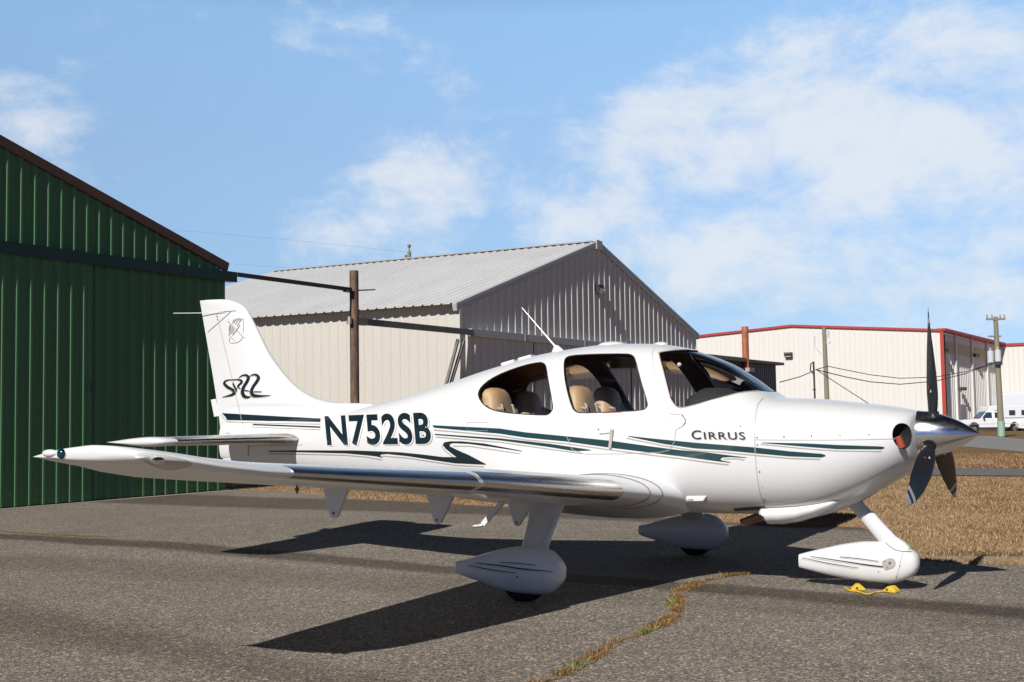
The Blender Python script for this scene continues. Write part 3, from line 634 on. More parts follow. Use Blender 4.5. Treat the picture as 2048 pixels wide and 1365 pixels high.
mb = MB(); mb.tube([(0, 0, -.3), at(1627, 724, 62)-bC], .045, 8); w_ = at(1627, 745, 62)-bC; mb.bar(at(1625, 780, 62)-bC, at(1632, 780, 62)-bC, .05, .05); mb.tube([w_+Vector((0, 0, -.1)), w_+Vector((-.15, 0, .1)), w_+Vector((-.12, 0, .4)), w_+Vector((.02, 0, .5))], .03, 6); mb.build('mast_tube', M['wire'], tC)
tD = thing('utility_pole', 'top of a wooden pole just above the beige hangar ridge', 'utility pole', 'wooden utility poles', loc=(-46.8, 60, -.2))
mb = MB(); mb.tube([(0, 0, 0), (0, 0, 13.0)], [.2, .13], 10); mb.tube([(-.28, 0, 12.2), (-.28, 0, 12.8)], .09, 8); mb.tube([(0, 0, 13.0), (0, 0, 13.35)], .05, 8); mb.sphere((0, 0, 13.4), .13); mb.build('pole_shaft', M['pole'], tD)
def wire(name, label, pts, r=.02):
    P = [at(*p) for p in pts]; out = []
    for i in range(len(P)-1):
        for k in range(6): out.append(P[i].lerp(P[i+1], k/6))
    out.append(P[-1]); o = MB().tube(out, r, 5).build(name, M['wire']); tag(o, label, 'cable', 'overhead cables'); return o
wire('overhead_cable', 'upper sagging cable from the transformer pole to the grey pole', [(1985, 728, 82), (1930, 744, 80), (1870, 755, 78.5), (1800, 757, 77.5), (1740, 750, 76.5), (1690, 740, 75.5), (1656, 733, 75), (1631, 740, 62)], .024)
wire('overhead_cable', 'lower sagging cable from the transformer pole to the slim mast', [(1985, 727, 82), (1930, 748, 80), (1870, 763, 78), (1800, 769, 76), (1740, 764, 72), (1690, 754, 67), (1633, 740, 62)], .026)
wire('overhead_cable', 'cable dropping right from the slim mast toward the ground', [(1633, 740, 62), (1680, 771, 62), (1738, 808, 62), (1790, 842, 62)], .02)
wire('overhead_cable', 'cable from the slim mast to the grey shed', [(1628, 742, 62), (1600, 754, 58), (1560, 765, 50)], .022)
wire('overhead_cable', 'thin cable crossing the sky above the roof of the beige hangar, lower of two', [(445, 527, 60), (600, 538, 60), (800, 553, 60)], .003)
wire('overhead_cable', 'thin cable crossing the sky above the beige hangar, upper of two', [(320, 458, 60), (600, 482, 60), (815, 505, 60)], .003)
# ------------------------------------------------------------------ aircraft
AC = thing('light_aircraft', 'white single engine propeller aircraft with green stripes and registration N752SB', 'airplane')
# fuselage stations: x, top z, bottom z, half width, z of widest, top exponent, bottom exponent
FT = [(-7.62, 1.34, 1.00, .045, 1.18, 2.0, 2.0), (-7.2, 1.385, .945, .10, 1.17, 2.0, 2.0), (-6.6, 1.425, .875, .175, 1.15, 2.1, 2.1), (-6.0, 1.475, .80, .265, 1.14, 2.1, 2.2), (-5.5, 1.545, .74, .345, 1.13, 2.15, 2.2),
      (-5.15, 1.612, .70, .40, 1.12, 2.2, 2.3), (-4.75, 1.708, .66, .462, 1.12, 2.2, 2.4), (-4.2, 1.846, .61, .54, 1.12, 2.3, 2.5), (-3.57, 1.966, .578, .60, 1.12, 2.45, 2.6), (-3.0, 2.008, .567, .625, 1.12, 2.6, 2.6),
      (-2.64, 1.995, .567, .628, 1.12, 2.6, 2.6), (-2.30, 1.936, .567, .622, 1.12, 2.6, 2.6), (-2.01, 1.83, .567, .61, 1.11, 2.6, 2.6), (-1.80, 1.70, .570, .60, 1.11, 2.6, 2.6), (-1.62, 1.566, .575, .59, 1.11, 2.5, 2.6),
      (-1.52, 1.512, .58, .58, 1.11, 2.4, 2.6), (-1.22, 1.495, .605, .55, 1.11, 2.3, 2.5), (-.98, 1.468, .675, .52, 1.12, 2.3, 2.35), (-.80, 1.447, .755, .49, 1.14, 2.3, 2.25), (-.64, 1.425, .845, .455, 1.16, 2.3, 2.2),
      (-.55, 1.408, .90, .42, 1.17, 2.3, 2.2), (-.49, 1.395, .945, .36, 1.18, 2.3, 2.2), (-.455, 1.383, .985, .29, 1.185, 2.2, 2.1), (-.443, 1.370, 1.02, .19, 1.19, 2.0, 2.0)]
def sec(x): return interp(FT, x)
def ring(x, n=96, ins=0., zl=None):
    zt, zb, w, zm, nt, nb = sec(x); zt -= ins; zb += ins; w -= ins; out = []
    for k in range(n):
        a = 2*math.pi*(k+.5)/n; c, s = math.cos(a), math.sin(a); e = nt if s > 0 else nb; h = (zt-zm) if s > 0 else (zm-zb)
        out.append((x, w*math.copysign(abs(c)**(2/e), c), zm+h*math.copysign(abs(s)**(2/e), s)))
    return out
xs = list(np.linspace(-7.62, -1.7, 110)) + list(np.linspace(-1.66, -.7, 30)) + list(np.linspace(-.67, -.46, 14)) + [-.452, -.447, -.443]
mb = MB(); mb.loft([ring(x) for x in xs], True); fus = mb.build('fuselage', [M['white']], AC)
me = fus.data; BV = BVHTree.FromPolygons([v.co for v in me.vertices], [tuple(p.vertices) for p in me.polygons])
def hit(px, py, bv=None, alt=0.):
    d = ray(px, py).normalized(); r = (bv or BV).ray_cast(CAM, d)
    if r[0] is None: return None
    n = r[1] if r[1].dot(d) < 0 else -r[1]
    return r[0], n
def xz(pts, alt=0.):
    out = []
    for p in pts:
        h = hit(*p); q = h[0] if h else ony(*p, alt); out.append((q.x, q.z))
    return out
def chaikin(p, k=2):
    for _ in range(k):
        q = []
        for i in range(len(p)):
            a, b = p[i], p[(i+1) % len(p)]; q += [(a[0]*.75+b[0]*.25, a[1]*.75+b[1]*.25), (a[0]*.25+b[0]*.75, a[1]*.25+b[1]*.75)]
        p = q
    return p
WREAR = [(956.4, 786.4), (963, 773.8), (980.8, 759), (1008, 745.4), (1047, 731.8), (1078.4, 725.3), (1088, 727), (1092.5, 733.7), (1096, 758), (1105.8, 810.9), (1104.8, 820.6), (1098, 828.8), (1090, 830.8), (1047, 828.8), (1008, 825.5), (982.7, 819.6), (967, 809.9), (958, 797)]
WDOOR = [(1128, 726.9), (1131, 717), (1141, 712), (1184, 709.3), (1252, 708.3), (1265, 711), (1270.8, 719), (1281.6, 762), (1295.6, 807), (1294, 814.8), (1285.5, 821), (1223, 824.5), (1160.5, 826.5), (1150.7, 823.6), (1143.9, 814.8), (1135, 785.5), (1129, 754)]
WSHL = [(1317.8, 709.5), (1320.8, 704.5), (1341, 701.3), (1372, 699.5)]
WSHR = [(1518, 782), (1480, 785), (1436.5, 797.4), (1392.5, 810), (1366, 815.7), (1356, 815), (1348.6, 809), (1339.8, 794.5), (1326.6, 743)]
prear = chaikin(xz(WREAR), 1); pdoor = chaikin(xz(WDOOR), 1)
pws = xz(WSHL) + [(-2.25, 1.925), (-2.1, 2.3), (-1.3, 2.3), (-1.30, 1.60), (-1.585, 1.553)] + xz(WSHR)
cab = MB(); cab.loft([ring(x, 64, .028) for x in np.linspace(-4.45, -1.46, 50)], True); cabo = cab.build('cut_cabin', [M['headliner']])
m = M['cabin'] = mat('cabin_lining', (.1, .07, .05), .9); g = G(m)
sxx = g.n('ShaderNodeSeparateXYZ'); g.l(g.tc.outputs['Object'], sxx.inputs[0])
mrx = g.n('ShaderNodeMapRange'); g.l(sxx.outputs[0], mrx.inputs[0]); mrx.inputs[1].default_value = -3.75; mrx.inputs[2].default_value = -3.6; mrx.inputs[3].default_value = 1; mrx.inputs[4].default_value = 0
g.color(g.mix(mrx.outputs[0], (.045, .035, .035), (.30, .17, .09)))
cabo.data.materials[0] = M['cabin']
def cutprism(poly, mt):
    o = MB().prism(poly, 'y', -1, 1).build('cut', [mt], smooth=False); return o
cuts = [cabo, cutprism(prear, M['seal']), cutprism(pdoor, M['seal']), cutprism(pws, M['seal'])]
hi = hit(1808, 872); ic = hi[0]
for s in (1, -1):
    c = MB(); c.sphere((ic.x, ic.y*s, ic.z), (.096, .10, .098), 28, 18, rot=None); cuts.append(c.build('cut', [M['cavity']]))
bpy.context.view_layer.update()
for c in cuts:
    b = fus.modifiers.new('cut', 'BOOLEAN'); b.operation = 'DIFFERENCE'; b.solver = 'EXACT'; b.object = c; b.material_mode = 'TRANSFER'
dg = bpy.context.evaluated_depsgraph_get(); nm = bpy.data.meshes.new_from_object(fus.evaluated_get(dg)); fus.modifiers.clear(); fus.data = nm
for c in cuts: bpy.data.objects.remove(c)
nm.set_sharp_from_angle(angle=math.radians(32))

def sidepatch(x0, x1, z0, z1, side, nx=24, nz=14, ins=.012):
    vs = []
    for i in range(nx+1):
        x = lerp(x0, x1, i/nx); zt, zb, w, zm, nt, nb = sec(x)
        for j in range(nz+1):
            z = lerp(z0, z1, j/nz); u = min(.985, (z-zm)/(zt-ins-zm)); vs.append((x, side*((w-ins)*(1-max(0, u)**nt)**(1/nt)), zm+u*(zt-ins-zm)))
    return MB().add(vs, [(i*(nz+1)+j, i*(nz+1)+j+1, (i+1)*(nz+1)+j+1, (i+1)*(nz+1)+j) for i in range(nx) for j in range(nz)])
def bb(p, e=.012): return min(a for a, b in p)-e, max(a for a, b in p)+e, min(b for a, b in p)-e, max(b for a, b in p)+e
for poly in (prear, pdoor):
    x0, x1, z0, z1 = bb(poly)
    for s in (-1, 1): sidepatch(x0, x1, z0, z1, s).build('window', M['glass'], AC)
rings = []
for x in np.linspace(-2.43, -1.50, 40):
    r = ring(x, 96, .012); rings.append([p for p in r[:48]])
o = MB().loft(rings, False, closed=False).build('windshield', M['glass'], AC)

# flat art drawn on the skin: shapes in picture-plane units are dropped on the surface they sit on
def drape(name, polys, m, off, parent, bv=None, step=(26, 7), tri=True):
    bm = bmesh.new()
    for p in polys:
        vs = [bm.verts.new((a, b, 0)) for a, b in p]
        for t in tessellate_polygon([[Vector((a, b, 0)) for a, b in p]]): 
            try: bm.faces.new([vs[i] for i in t])
            except ValueError: pass
    return drape_bm(name, bm, m, off, parent, bv, step)
def drape_bm(name, bm, m, off, parent, bv=None, step=(26, 7)):
    if not bm.verts: return None
    x0, x1 = min(v.co.x for v in bm.verts), max(v.co.x for v in bm.verts); y0, y1 = min(v.co.y for v in bm.verts), max(v.co.y for v in bm.verts)
    for ax, lo, hi_, st in ((0, x0, x1, step[0]), (1, y0, y1, step[1])):
        t = lo+st*.5
        while t < hi_:
            co = [0, 0, 0]; no = [0, 0, 0]; co[ax] = t; no[ax] = 1
            bmesh.ops.bisect_plane(bm, geom=bm.verts[:]+bm.edges[:]+bm.faces[:], plane_co=co, plane_no=no, dist=1e-5); t += st
    bad = []
    for v in bm.verts:
        h = hit(v.co.x, v.co.y, bv)
        if h is None: bad.append(v); continue
        v.co = h[0]+h[1]*off
    bmesh.ops.delete(bm, geom=bad, context='VERTS')
    bmesh.ops.recalc_face_normals(bm, faces=bm.faces[:])
    me = bpy.data.meshes.new(name); bm.to_mesh(me); bm.free(); me.materials.append(m); me.polygons.foreach_set('use_smooth', [True]*len(me.polygons))
    if me.polygons and sum((CAM-p.center).dot(p.normal) for p in me.polygons) < 0: me.flip_normals()
    o = bpy.data.objects.new(name, me); COL.objects.link(o); o.parent = parent; return o
def ribbon(pts, w, sub=6):
    """polyline with width (or list of widths) -> polygons in picture units"""
    n = len(pts); ws = w if isinstance(w, (list, tuple)) else [w]*n
    P = []; Wd = []
    for i in range(n-1):
        p0 = pts[max(i-1, 0)]; p1 = pts[i]; p2 = pts[i+1]; p3 = pts[min(i+2, n-1)]
        for k in range(sub):
            t = k/sub; P.append(tuple(.5*((2*p1[c])+(-p0[c]+p2[c])*t+(2*p0[c]-5*p1[c]+4*p2[c]-p3[c])*t*t+(-p0[c]+3*p1[c]-3*p2[c]+p3[c])*t**3) for c in (0, 1))); Wd.append(lerp(ws[i], ws[i+1], t))
    P.append(pts[-1]); Wd.append(ws[-1]); Lp = []; Rp = []
    for i, p in enumerate(P):
        a = Vector(P[max(i-1, 0)]); b = Vector(P[min(i+1, len(P)-1)]); d = (b-a)
        if d.length < 1e-6: d = Vector((1, 0))
        d.normalize(); nn = Vector((-d.y, d.x))*Wd[i]/2; Lp.append(tuple(Vector(p)+nn)); Rp.append(tuple(Vector(p)-nn))
    return [[Lp[i], Lp[i+1], Rp[i+1], Rp[i]] for i in range(len(P)-1)]
def join(objs, name):
    objs = [o for o in objs if o]; V, Fc, Mi, ms = [], [], [], []
    for o in objs:
        k = len(V); V += [v.co.copy() for v in o.data.vertices]; mt = o.data.materials[0]
        if mt not in ms: ms.append(mt)
        for f in o.data.polygons: Fc.append([i+k for i in f.vertices]); Mi.append(ms.index(mt))
    me = bpy.data.meshes.new(name); me.from_pydata(V, [], Fc)
    for m_ in ms: me.materials.append(m_)
    me.polygons.foreach_set('material_index', Mi); me.polygons.foreach_set('use_smooth', [True]*len(Fc)); me.update()
    par = objs[0].parent
    for o in objs: bpy.data.objects.remove(o)
    o = bpy.data.objects.new(name, me); COL.objects.link(o); o.parent = par; return o
def polyrib(pts, w, sub=1): return ribbon(pts, w, sub)
sA = [(865, 851), (1000, 857.5), (1050, 865), (1133, 873), (1222, 882), (1300, 893), (1358, 900.5), (1410, 904.8), (1493, 915.4), (1493, 916.4), (1462, 914.3), (1446, 915.3), (1440, 918.5), (1446, 922), (1461, 924.5), (1460, 925.7), (1425, 921.5), (1358, 912.5), (1300, 905.5), (1222, 896), (1133, 883.5), (1050, 875.5), (1000, 867.8), (868, 855.8)]
sA2 = [(870, 868), (1000, 877), (1100, 888), (1182, 900), (1182, 901.3), (1150, 903), (1100, 894.7), (1000, 881), (870, 870.3)]
sB = [(1256.8, 872.3), (1311.5, 878.2), (1388.5, 885.7), (1450, 890.6), (1511.5, 895.4), (1579, 903), (1643, 908), (1650, 910), (1651.5, 912.5), (1643, 915.3), (1579, 913), (1511.5, 907), (1450, 901), (1388.5, 897), (1327, 888), (1256.8, 873.6)]
sC = [(1524, 885.4), (1611, 887.2), (1675.7, 890.4), (1760, 893.2), (1768, 894.2), (1769, 896.4), (1763, 899), (1675.7, 898.6), (1611, 893.8), (1524, 886.4)]
drape('stripe', [sA, sA2, sB, sC], M['green'], .0030, fus)
s3 = [(1044, 903.4), (984.6, 894.3), (938, 888.1), (907.7, 886.6), (900, 888.4), (900, 893), (914, 900), (938.5, 910.8), (972, 928.4), (971, 929.8), (911, 927), (877, 922), (815, 912.5), (775, 908.2), (764, 909), (760, 911.5), (767, 916.6), (752, 912.8), (732, 910.6), (692, 907), (600, 904.8), (538, 904), (538, 902), (600, 901), (707.7, 901.3), (754, 903), (800, 905), (846, 909.5), (886, 914.5), (913.8, 914.7), (907.7, 910.8), (892, 898.3), (885.5, 890.3), (889, 885), (901.5, 883), (923, 883), (969, 887.5), (1044, 902)]
sT1 = [(443.7, 826.6), (641.5, 837.8), (641, 844.6), (454.7, 840.6), (450, 833)]; sT2 = [(504, 848.4), (641, 853.4), (641, 856.2), (507.5, 851.2)]
drape('stripe', [s3], M['dark'], .0030, fus)
tans = []
tans += polyrib([(868, 860.5), (1000, 872.5), (1050, 880), (1133, 888), (1222, 900.5), (1300, 910.5), (1358, 917.3), (1425, 926.5), (1457, 930)], 2.4)
tans += polyrib([(872, 874.5), (1000, 885), (1100, 899), (1165, 908)], 2.2) + polyrib([(1253, 877), (1327, 892), (1388.5, 901.5), (1450, 905.5), (1511.5, 911.3), (1579, 917.2), (1640, 919.3)], 2.2)
tans += polyrib([(1521, 889), (1611, 898), (1675.7, 902.5), (1763, 903.5)], 2) + polyrib([(1448, 918.5), (1470, 918), (1489, 920.5)], 2)
tans += polyrib([(538, 908), (600, 908.6), (692, 911), (732, 914.5), (764, 920.3)], 2) + polyrib([(764, 912.5), (815, 916.5), (877, 926), (911, 931), (968, 934)], 2)
tans += polyrib([(884, 892), (889, 901), (903, 912.5), (911, 917.5)], 2) + polyrib([(907, 893), (938, 893), (984, 899.5), (1041, 908)], 2)
drape('stripe', tans, M['tan'], .0022, fus)
# registration lettering
def textbm(s, bold=0., spacing=1.):
    c = bpy.data.curves.new('t', 'FONT'); c.body = s; c.offset = bold; c.space_character = spacing; c.resolution_u = 6; o = bpy.data.objects.new('t', c); COL.objects.link(o)
    bpy.context.view_layer.update(); me = bpy.data.meshes.new_from_object(o.evaluated_get(bpy.context.evaluated_depsgraph_get())); bpy.data.objects.remove(o)
    bm = bmesh.new(); bm.from_mesh(me); bpy.data.meshes.remove(me); return bm
def textquad(name, s, quad, m, off, parent, bold=0., dx=0, dy=0, bv=None, spacing=1., ref=None):
    bm = textbm(s, bold, spacing); R = ref or bm
    x0, x1 = min(v.co.x for v in R.verts), max(v.co.x for v in R.verts); y0, y1 = min(v.co.y for v in R.verts), max(v.co.y for v in R.verts)
    tl, tr, bl, br = quad
    for v in bm.verts:
        u = (v.co.x-x0)/(x1-x0); t = (v.co.y-y0)/(y1-y0); b_ = (lerp(bl[0], br[0], u), lerp(bl[1], br[1], u)); t_ = (lerp(tl[0], tr[0], u), lerp(tl[1], tr[1], u))
        v.co = (lerp(b_[0], t_[0], t)+dx, lerp(b_[1], t_[1], t)+dy, 0)
    return drape_bm(name, bm, m, off, parent, bv, (12, 7))
Q = ((649, 832.5), (858.5, 824.5), (655, 892.5), (864, 890))
BV0 = BV
join([textquad('registration_lettering', 'N752SB', Q, M['tan'], .0012, fus, .028, 3.4, 2.6, spacing=1.08),
      textquad('registration_lettering', 'N752SB', Q, M['paintwhite'], .0020, fus, .040, 1.6, 1.2, spacing=1.08),
      textquad('registration_lettering', 'N752SB', Q, M['dark'], .0030, fus, .032, 0, 0, spacing=1.08)], 'registration_lettering')
js = []
for dx, dy, mm, of in ((1.8, 1.4, M['tan'], .0015), (0, 0, M['dark'], .003)):
    js.append(textquad('lettering', 'C', ((1382.5, 861.5), (1402, 860.5), (1384, 879), (1402, 879.5)), mm, of, fus, .012, dx, dy))
    js.append(textquad('lettering', 'IRRUS', ((1407, 864.5), (1489, 864.5), (1409, 879), (1491, 880)), mm, of, fus, .010, dx, dy, spacing=1.15))
join(js, 'name_lettering')
# panel joints
seams = polyrib([(1308, 697), (1304, 710), (1309, 745), (1327, 790), (1339, 828), (1366, 830), (1371, 843), (1368, 851), (1352, 860), (1349, 884), (1338, 901), (1320, 905), (1240, 908), (1170, 908.5), (1145, 900), (1133, 872)], 1.0, 1)
drape('door_outline', seams, M['seamlight'], .004, fus, step=(30, 12))
drape('door_outline', polyrib([(1364, 830.5), (1370.5, 839), (1371, 846), (1366, 851.5)], 1.6, 1), M['seam'], .0042, fus)
drape('cowl_joint', ribbon([(1526, 797), (1515, 812), (1510, 845), (1510, 890), (1513, 940), (1520, 985), (1530, 1012)], 1.3) + ribbon([(1511, 880), (1600, 880.5), (1700, 880), (1790, 878)], 1.0), M['seamlight'], .0035, fus)
for p in (WREAR, WDOOR):
    pc = chaikin(p, 1); drape('window_seal', ribbon(pc+[pc[0]], 1.7, 1), M['seal'], .0028, fus)
ws = [(1379, 699.6), (1350, 700.6), (1320.8, 705), (1317.8, 709.5), (1326.6, 743), (1339.8, 794.5), (1348.6, 809), (1356, 815), (1366, 815.7), (1392.5, 810), (1436.5, 797.4), (1480, 786), (1518, 782)]
drape('window_seal', ribbon(ws, 1.8, 3), M['tan'], .0028, fus)
def dots(pts, r, m, off=.003, bv=None, parent=None, name='fastener'):
    for x, y in pts: drape(name, [[(x+r*math.cos(k*math.pi/4), y+r*math.sin(k*math.pi/4)) for k in range(8)]], m, off, parent or fus, bv, (50, 50))
dots([(1481, 853), (1514, 875.5), (1568, 874), (1623, 872.5), (1680, 871), (1738, 869.5), (1515, 890.5), (1519, 944), (1529, 999.5), (1832, 868.5), (1822, 870), (1197, 859)], 1.7, M['seam'])
dots([(847, 871)], 1.8, M['seam'], .0045)
drape('cowl_joint', polyrib([(1532, 1012), (1600, 1006), (1660, 990), (1740, 958), (1800, 925)], .8), M['seamlight'], .0035, fus)
dots([(1560, 1004), (1620, 998), (1680, 979), (1740, 953), (1532, 830), (1512, 925), (1525, 975), (1340, 835), (1140, 880), (925, 905), (700, 880)], 1.2, M['seamlight'])
drape('access_panel', polyrib([(1560, 905), (1610, 905.5), (1612, 945), (1562, 944), (1560, 905)], .6)*0 + polyrib([(935, 845), (975, 845.5), (975, 862), (935, 861.5), (935, 845)], .6), M['seamlight'], .0035, fus)
# door handle
hA, hB = hit(1225, 862), hit(1221, 896)
mb = MB(); mb.bar(hA[0]+hA[1]*.012, hB[0]+hB[1]*.012, .026, .012, up=hA[1]); mb.sphere(hA[0]+hA[1]*.008, .016, 10, 6); ha2, hb2 = hit(1223, 866), hit(1199, 868); mb.bar(ha2[0]+ha2[1]*.004, hb2[0]+hb2[1]*.004, .008, .006, up=ha2[1])
mb.build('door_handle', M['brakegrey'], fus)
drape('warning_text', polyrib([(1205, 826.5), (1243, 825.3)], .8), mat('red_print', (.6, .2, .15), .5), .003, fus)

# chin fairing, exhaust, belly step
mb = MB(); rings = []
for x, zt, zb, w in ((-1.595, .66, .520, .165), (-1.575, .68, .503, .185), (-1.46, .68, .508, .19), (-1.34, .68, .53, .185), (-1.2, .70, .575, .165), (-1.08, .72, .635, .13), (-1.0, .74, .69, .07)):
    rings.append([(x-(.03 if math.sin(2*math.pi*k/24) > 0 and x < -1.57 else 0), -.20+w*math.copysign(abs(math.cos(2*math.pi*k/24))**.8, math.cos(2*math.pi*k/24)), lerp(zb, zt, .5+.5*math.sin(2*math.pi*k/24))) for k in range(24)])
mb.loft(rings); mb.build('exhaust_fairing', M['white'], AC)
mb = MB(); rings = []
for x, zt, zb, w in ((-1.55, .66, .56, .28), (-1.42, .68, .535, .32), (-1.3, .7, .545, .33), (-1.1, .74, .60, .26), (-.92, .8, .68, .16), (-.8, .85, .75, .08)):
    rings.append([(x, .05+w*math.copysign(abs(math.cos(2*math.pi*k/24))**.8, math.cos(2*math.pi*k/24)), lerp(zb, zt, .5+.5*math.sin(2*math.pi*k/24))) for k in range(24)])
mb.loft(rings); mb.build('chin_fairing', M['white'], AC)
a, b = ony(1484, 1047, -.16), ony(1545, 1024, -.16)
mb = MB(); mb.tube([a, b], .036, 20, cap=False); mb.tube([a+(b-a)*.02, b], .031, 20, cap=True); mb.build('exhaust_pipe', M['exhaust'], AC, ang=60)
drape('belly_vent', [[(1466, 1017), (1530, 1012), (1530, 1020), (1470, 1022)]], M['seal'], .003, fus)
st_ = [ony(p[0], p[1], -.60) for p in ((1362, 1005), (1364, 994.5), (1405, 994), (1398, 1004.5))]
mb = MB(); h0 = hit(1385, 1000); yy = h0[0].y if h0 else -.55
mb.prism([(q.x, q.z) for q in st_], 'y', yy-.035, yy+.03); o = mb.build('belly_fairing', M['white'], AC, smooth=False, bevel=.006)
bfv = BVHTree.FromPolygons([v.co for v in o.data.vertices], [tuple(f.vertices) for f in o.data.polygons])
textquad('no_step_lettering', 'NO STEP', ((1368, 998.5), (1387, 998.3), (1368, 1002), (1387, 1001.8)), M['seam'], .008, o, .02, bv=bfv)
a, b = ony(1006, 1003, -.5), ony(966, 1049, -.5)
mb = MB(); mb.bar(a+(a-b)*.4, b, .045, .022, up=(0, 1, 0)); fp = ony(957, 1052, -.5); mb.sphere(fp+Vector((0, -.0, 0)), (.045, .075, .014), 14, 8); mb.bar(b, fp, .03, .018); mb.build('boarding_step', M['white'], AC)

# intake ducts
for s in (1, -1):
    c_ = Vector((ic.x, ic.y*s, ic.z)); mb = MB(); pts = [c_, c_+Vector((-.03, s*-.035*1, -.04)), c_+Vector((-.045, s*-.03, .03))]
    rr = [.025+.003*(k % 2) for k in range(15)]; pp_ = []
    for k in range(15):
        t = k/14; pp_.append(Vector(c_)+Vector((-.005-.03*t, -.045*s, -.090+.085*t)))
    mb.tube(pp_, rr, 14); mb.build('intake_duct', M['duct'], AC, ang=10)

# wings ---------------------------------------------------------------
def foil(n=22, t=.15, cam_=.02):
    up, lo = [], []
    for i in range(n+1):
        u = (1-math.cos(math.pi*i/n))/2; yt = 5*t*(.2969*math.sqrt(u)-.126*u-.3516*u*u+.2843*u**3-.1030*u**4); yc = cam_*(2*.4*u-u*u)/.16 if u < .4 else cam_*((1-.8)+.8*u-u*u)/.36
        up.append((u, yc+yt)); lo.append((u, yc-yt))
    return up[::-1], lo[1:-1]          # TE -> LE along the top, LE -> TE along the bottom
def wring(y, xle, xte, zle, t, inc=.038, umax=None, off=0., cam_=.02, n=22):
    up, lo = foil(n, t, cam_); c = xle-xte; P = up+lo
    if umax: P = [p for p in up if p[0] <= umax[0]] + [p for p in lo if p[0] <= umax[1]]
    out = []
    for u, v in P: out.append((xle-u*c, y, zle+v*c-inc*u*c))
    if off:
        q = []
        for i, p in enumerate(out):
            a = out[max(0, i-1)]; b = out[min(len(out)-1, i+1)]; dx, dz = b[0]-a[0], b[2]-a[2]; l = math.hypot(dx, dz) or 1; q.append((p[0]-dz/l*-off*-1*-1 if False else p[0]+(-dz/l)*-off*-1, p[1], p[2]+(dx/l)*off))
        out = q
    return out
XL = lambda y: -2.30-(y-.65)*.0850
XT = lambda y: -3.98+(y-.65)*.092
ZL = lambda y: .752+(y-.65)*.0895
WS = []
for y in (.30, .45, .55, .64, .72, .82, .95, 1.1, 1.3, 1.8, 2.4, 3.12):
    k = max(0, 1-(y-.45)/.75); WS.append((y, XL(y)+.10*k*k, XT(y)-.12*k, ZL(y)-.0*k, .145+.045*k*k))
WS2 = [(y, XL(y)+.045, XT(y), ZL(y)-.012, .142) for y in (3.14, 3.8, 4.5, 4.8, 5.0)] + [(5.2, XL(5.2)+.035, XT(5.2), ZL(5.2)-.008, .142), (5.35, XL(5.35)+.015, XT(5.35), ZL(5.35)-.004, .145), (5.5, XL(5.5)-.015, XT(5.5), ZL(5.5)+.008, .145), (5.62, XL(5.62)-.05, XT(5.62)-.005, ZL(5.62)+.014, .155), (5.72, XL(5.72)-.10, XT(5.72)-.015, ZL(5.72)+.018, .17), (5.79, XL(5.79)-.17, XT(5.79)-.03, ZL(5.79)+.022, .19), (5.83, XL(5.83)-.26, XT(5.83)-.05, ZL(5.83)+.026, .20), (5.845, XL(5.84)-.36, XT(5.84)-.08, ZL(5.84)+.028, .16)]
WS2 = [(y, a, b, z+.004-.016*min(1, (y-3.1)/1.5), t*lerp(.90, .70, min(1, (y-3.1)/1.8))) for y, a, b, z, t in WS2]
WS2 = [((y if y <= 5 else 5+(y-5)*.80),)+tuple(r) for y, *r in WS2]
wbv = None
for s in (-1, 1):
    mb = MB(); mb.loft([wring(s*y, a, b, z, t, n=30) for y, a, b, z, t in WS + WS2]); wing = mb.build('wing', M['white'], AC, ang=50)
    if s < 0: wing_r = wing; wbv = BVHTree.FromPolygons([v.co for v in wing.data.vertices], [tuple(p.vertices) for p in wing.data.polygons])
    WW = WS+WS2
    def wi(y):
        for r0, r1 in zip(WW[:-1], WW[1:]):
            if r0[0] <= y <= r1[0]: return [lerp(a_, b_, (y-r0[0])/(r1[0]-r0[0])) for a_, b_ in zip(r0[1:], r1[1:])]
        return list(WW[-1][1:])
    for y0, y1, um in ((1.32, 3.10, (.075, .055)), (3.20, 4.82, (.085, .06))):
        rr = []
        for y in np.linspace(y0, y1, 10):
            a, b, z, t = wi(float(y)); rr.append(wring(s*float(y), a+.006, b, z+.0005, t*1.055, umax=um, n=60))
        k = len(rr[0]); inner = []
        mb = MB(); mb.loft(rr, True); mb.build('leading_edge_strip', M['ledge'], wing, ang=60)
    # aileron and flap gaps on the upper skin
    for ya, yb in ((.75, 3.05), (3.1, 5.15)):
        mb = MB(); pts = []
        for y in np.linspace(ya, yb, 8):
            a, b, z, t = wi(float(y)); r = wring(s*float(y), a, b, z, t, n=22); p = min(r[:23], key=lambda q: abs(q[0]-(b+.27*(a-b)))); pts.append(Vector(p)+Vector((0, 0, .001)))
        mb.tube(pts, .004, 6); mb.build('hinge_gap', M['seam'], wing)
    for y, dx in ((.92, .0), (.76, .0)):
        a, b, z, t = wi(y); r = wring(s*y, a, b, z, t, umax=(.5, .22), n=40); mb = MB(); mb.tube([Vector(p)+Vector((.001, 0, 0)) for p in r], .0045, 6); mb.build('fairing_joint', M['seam'], wing)
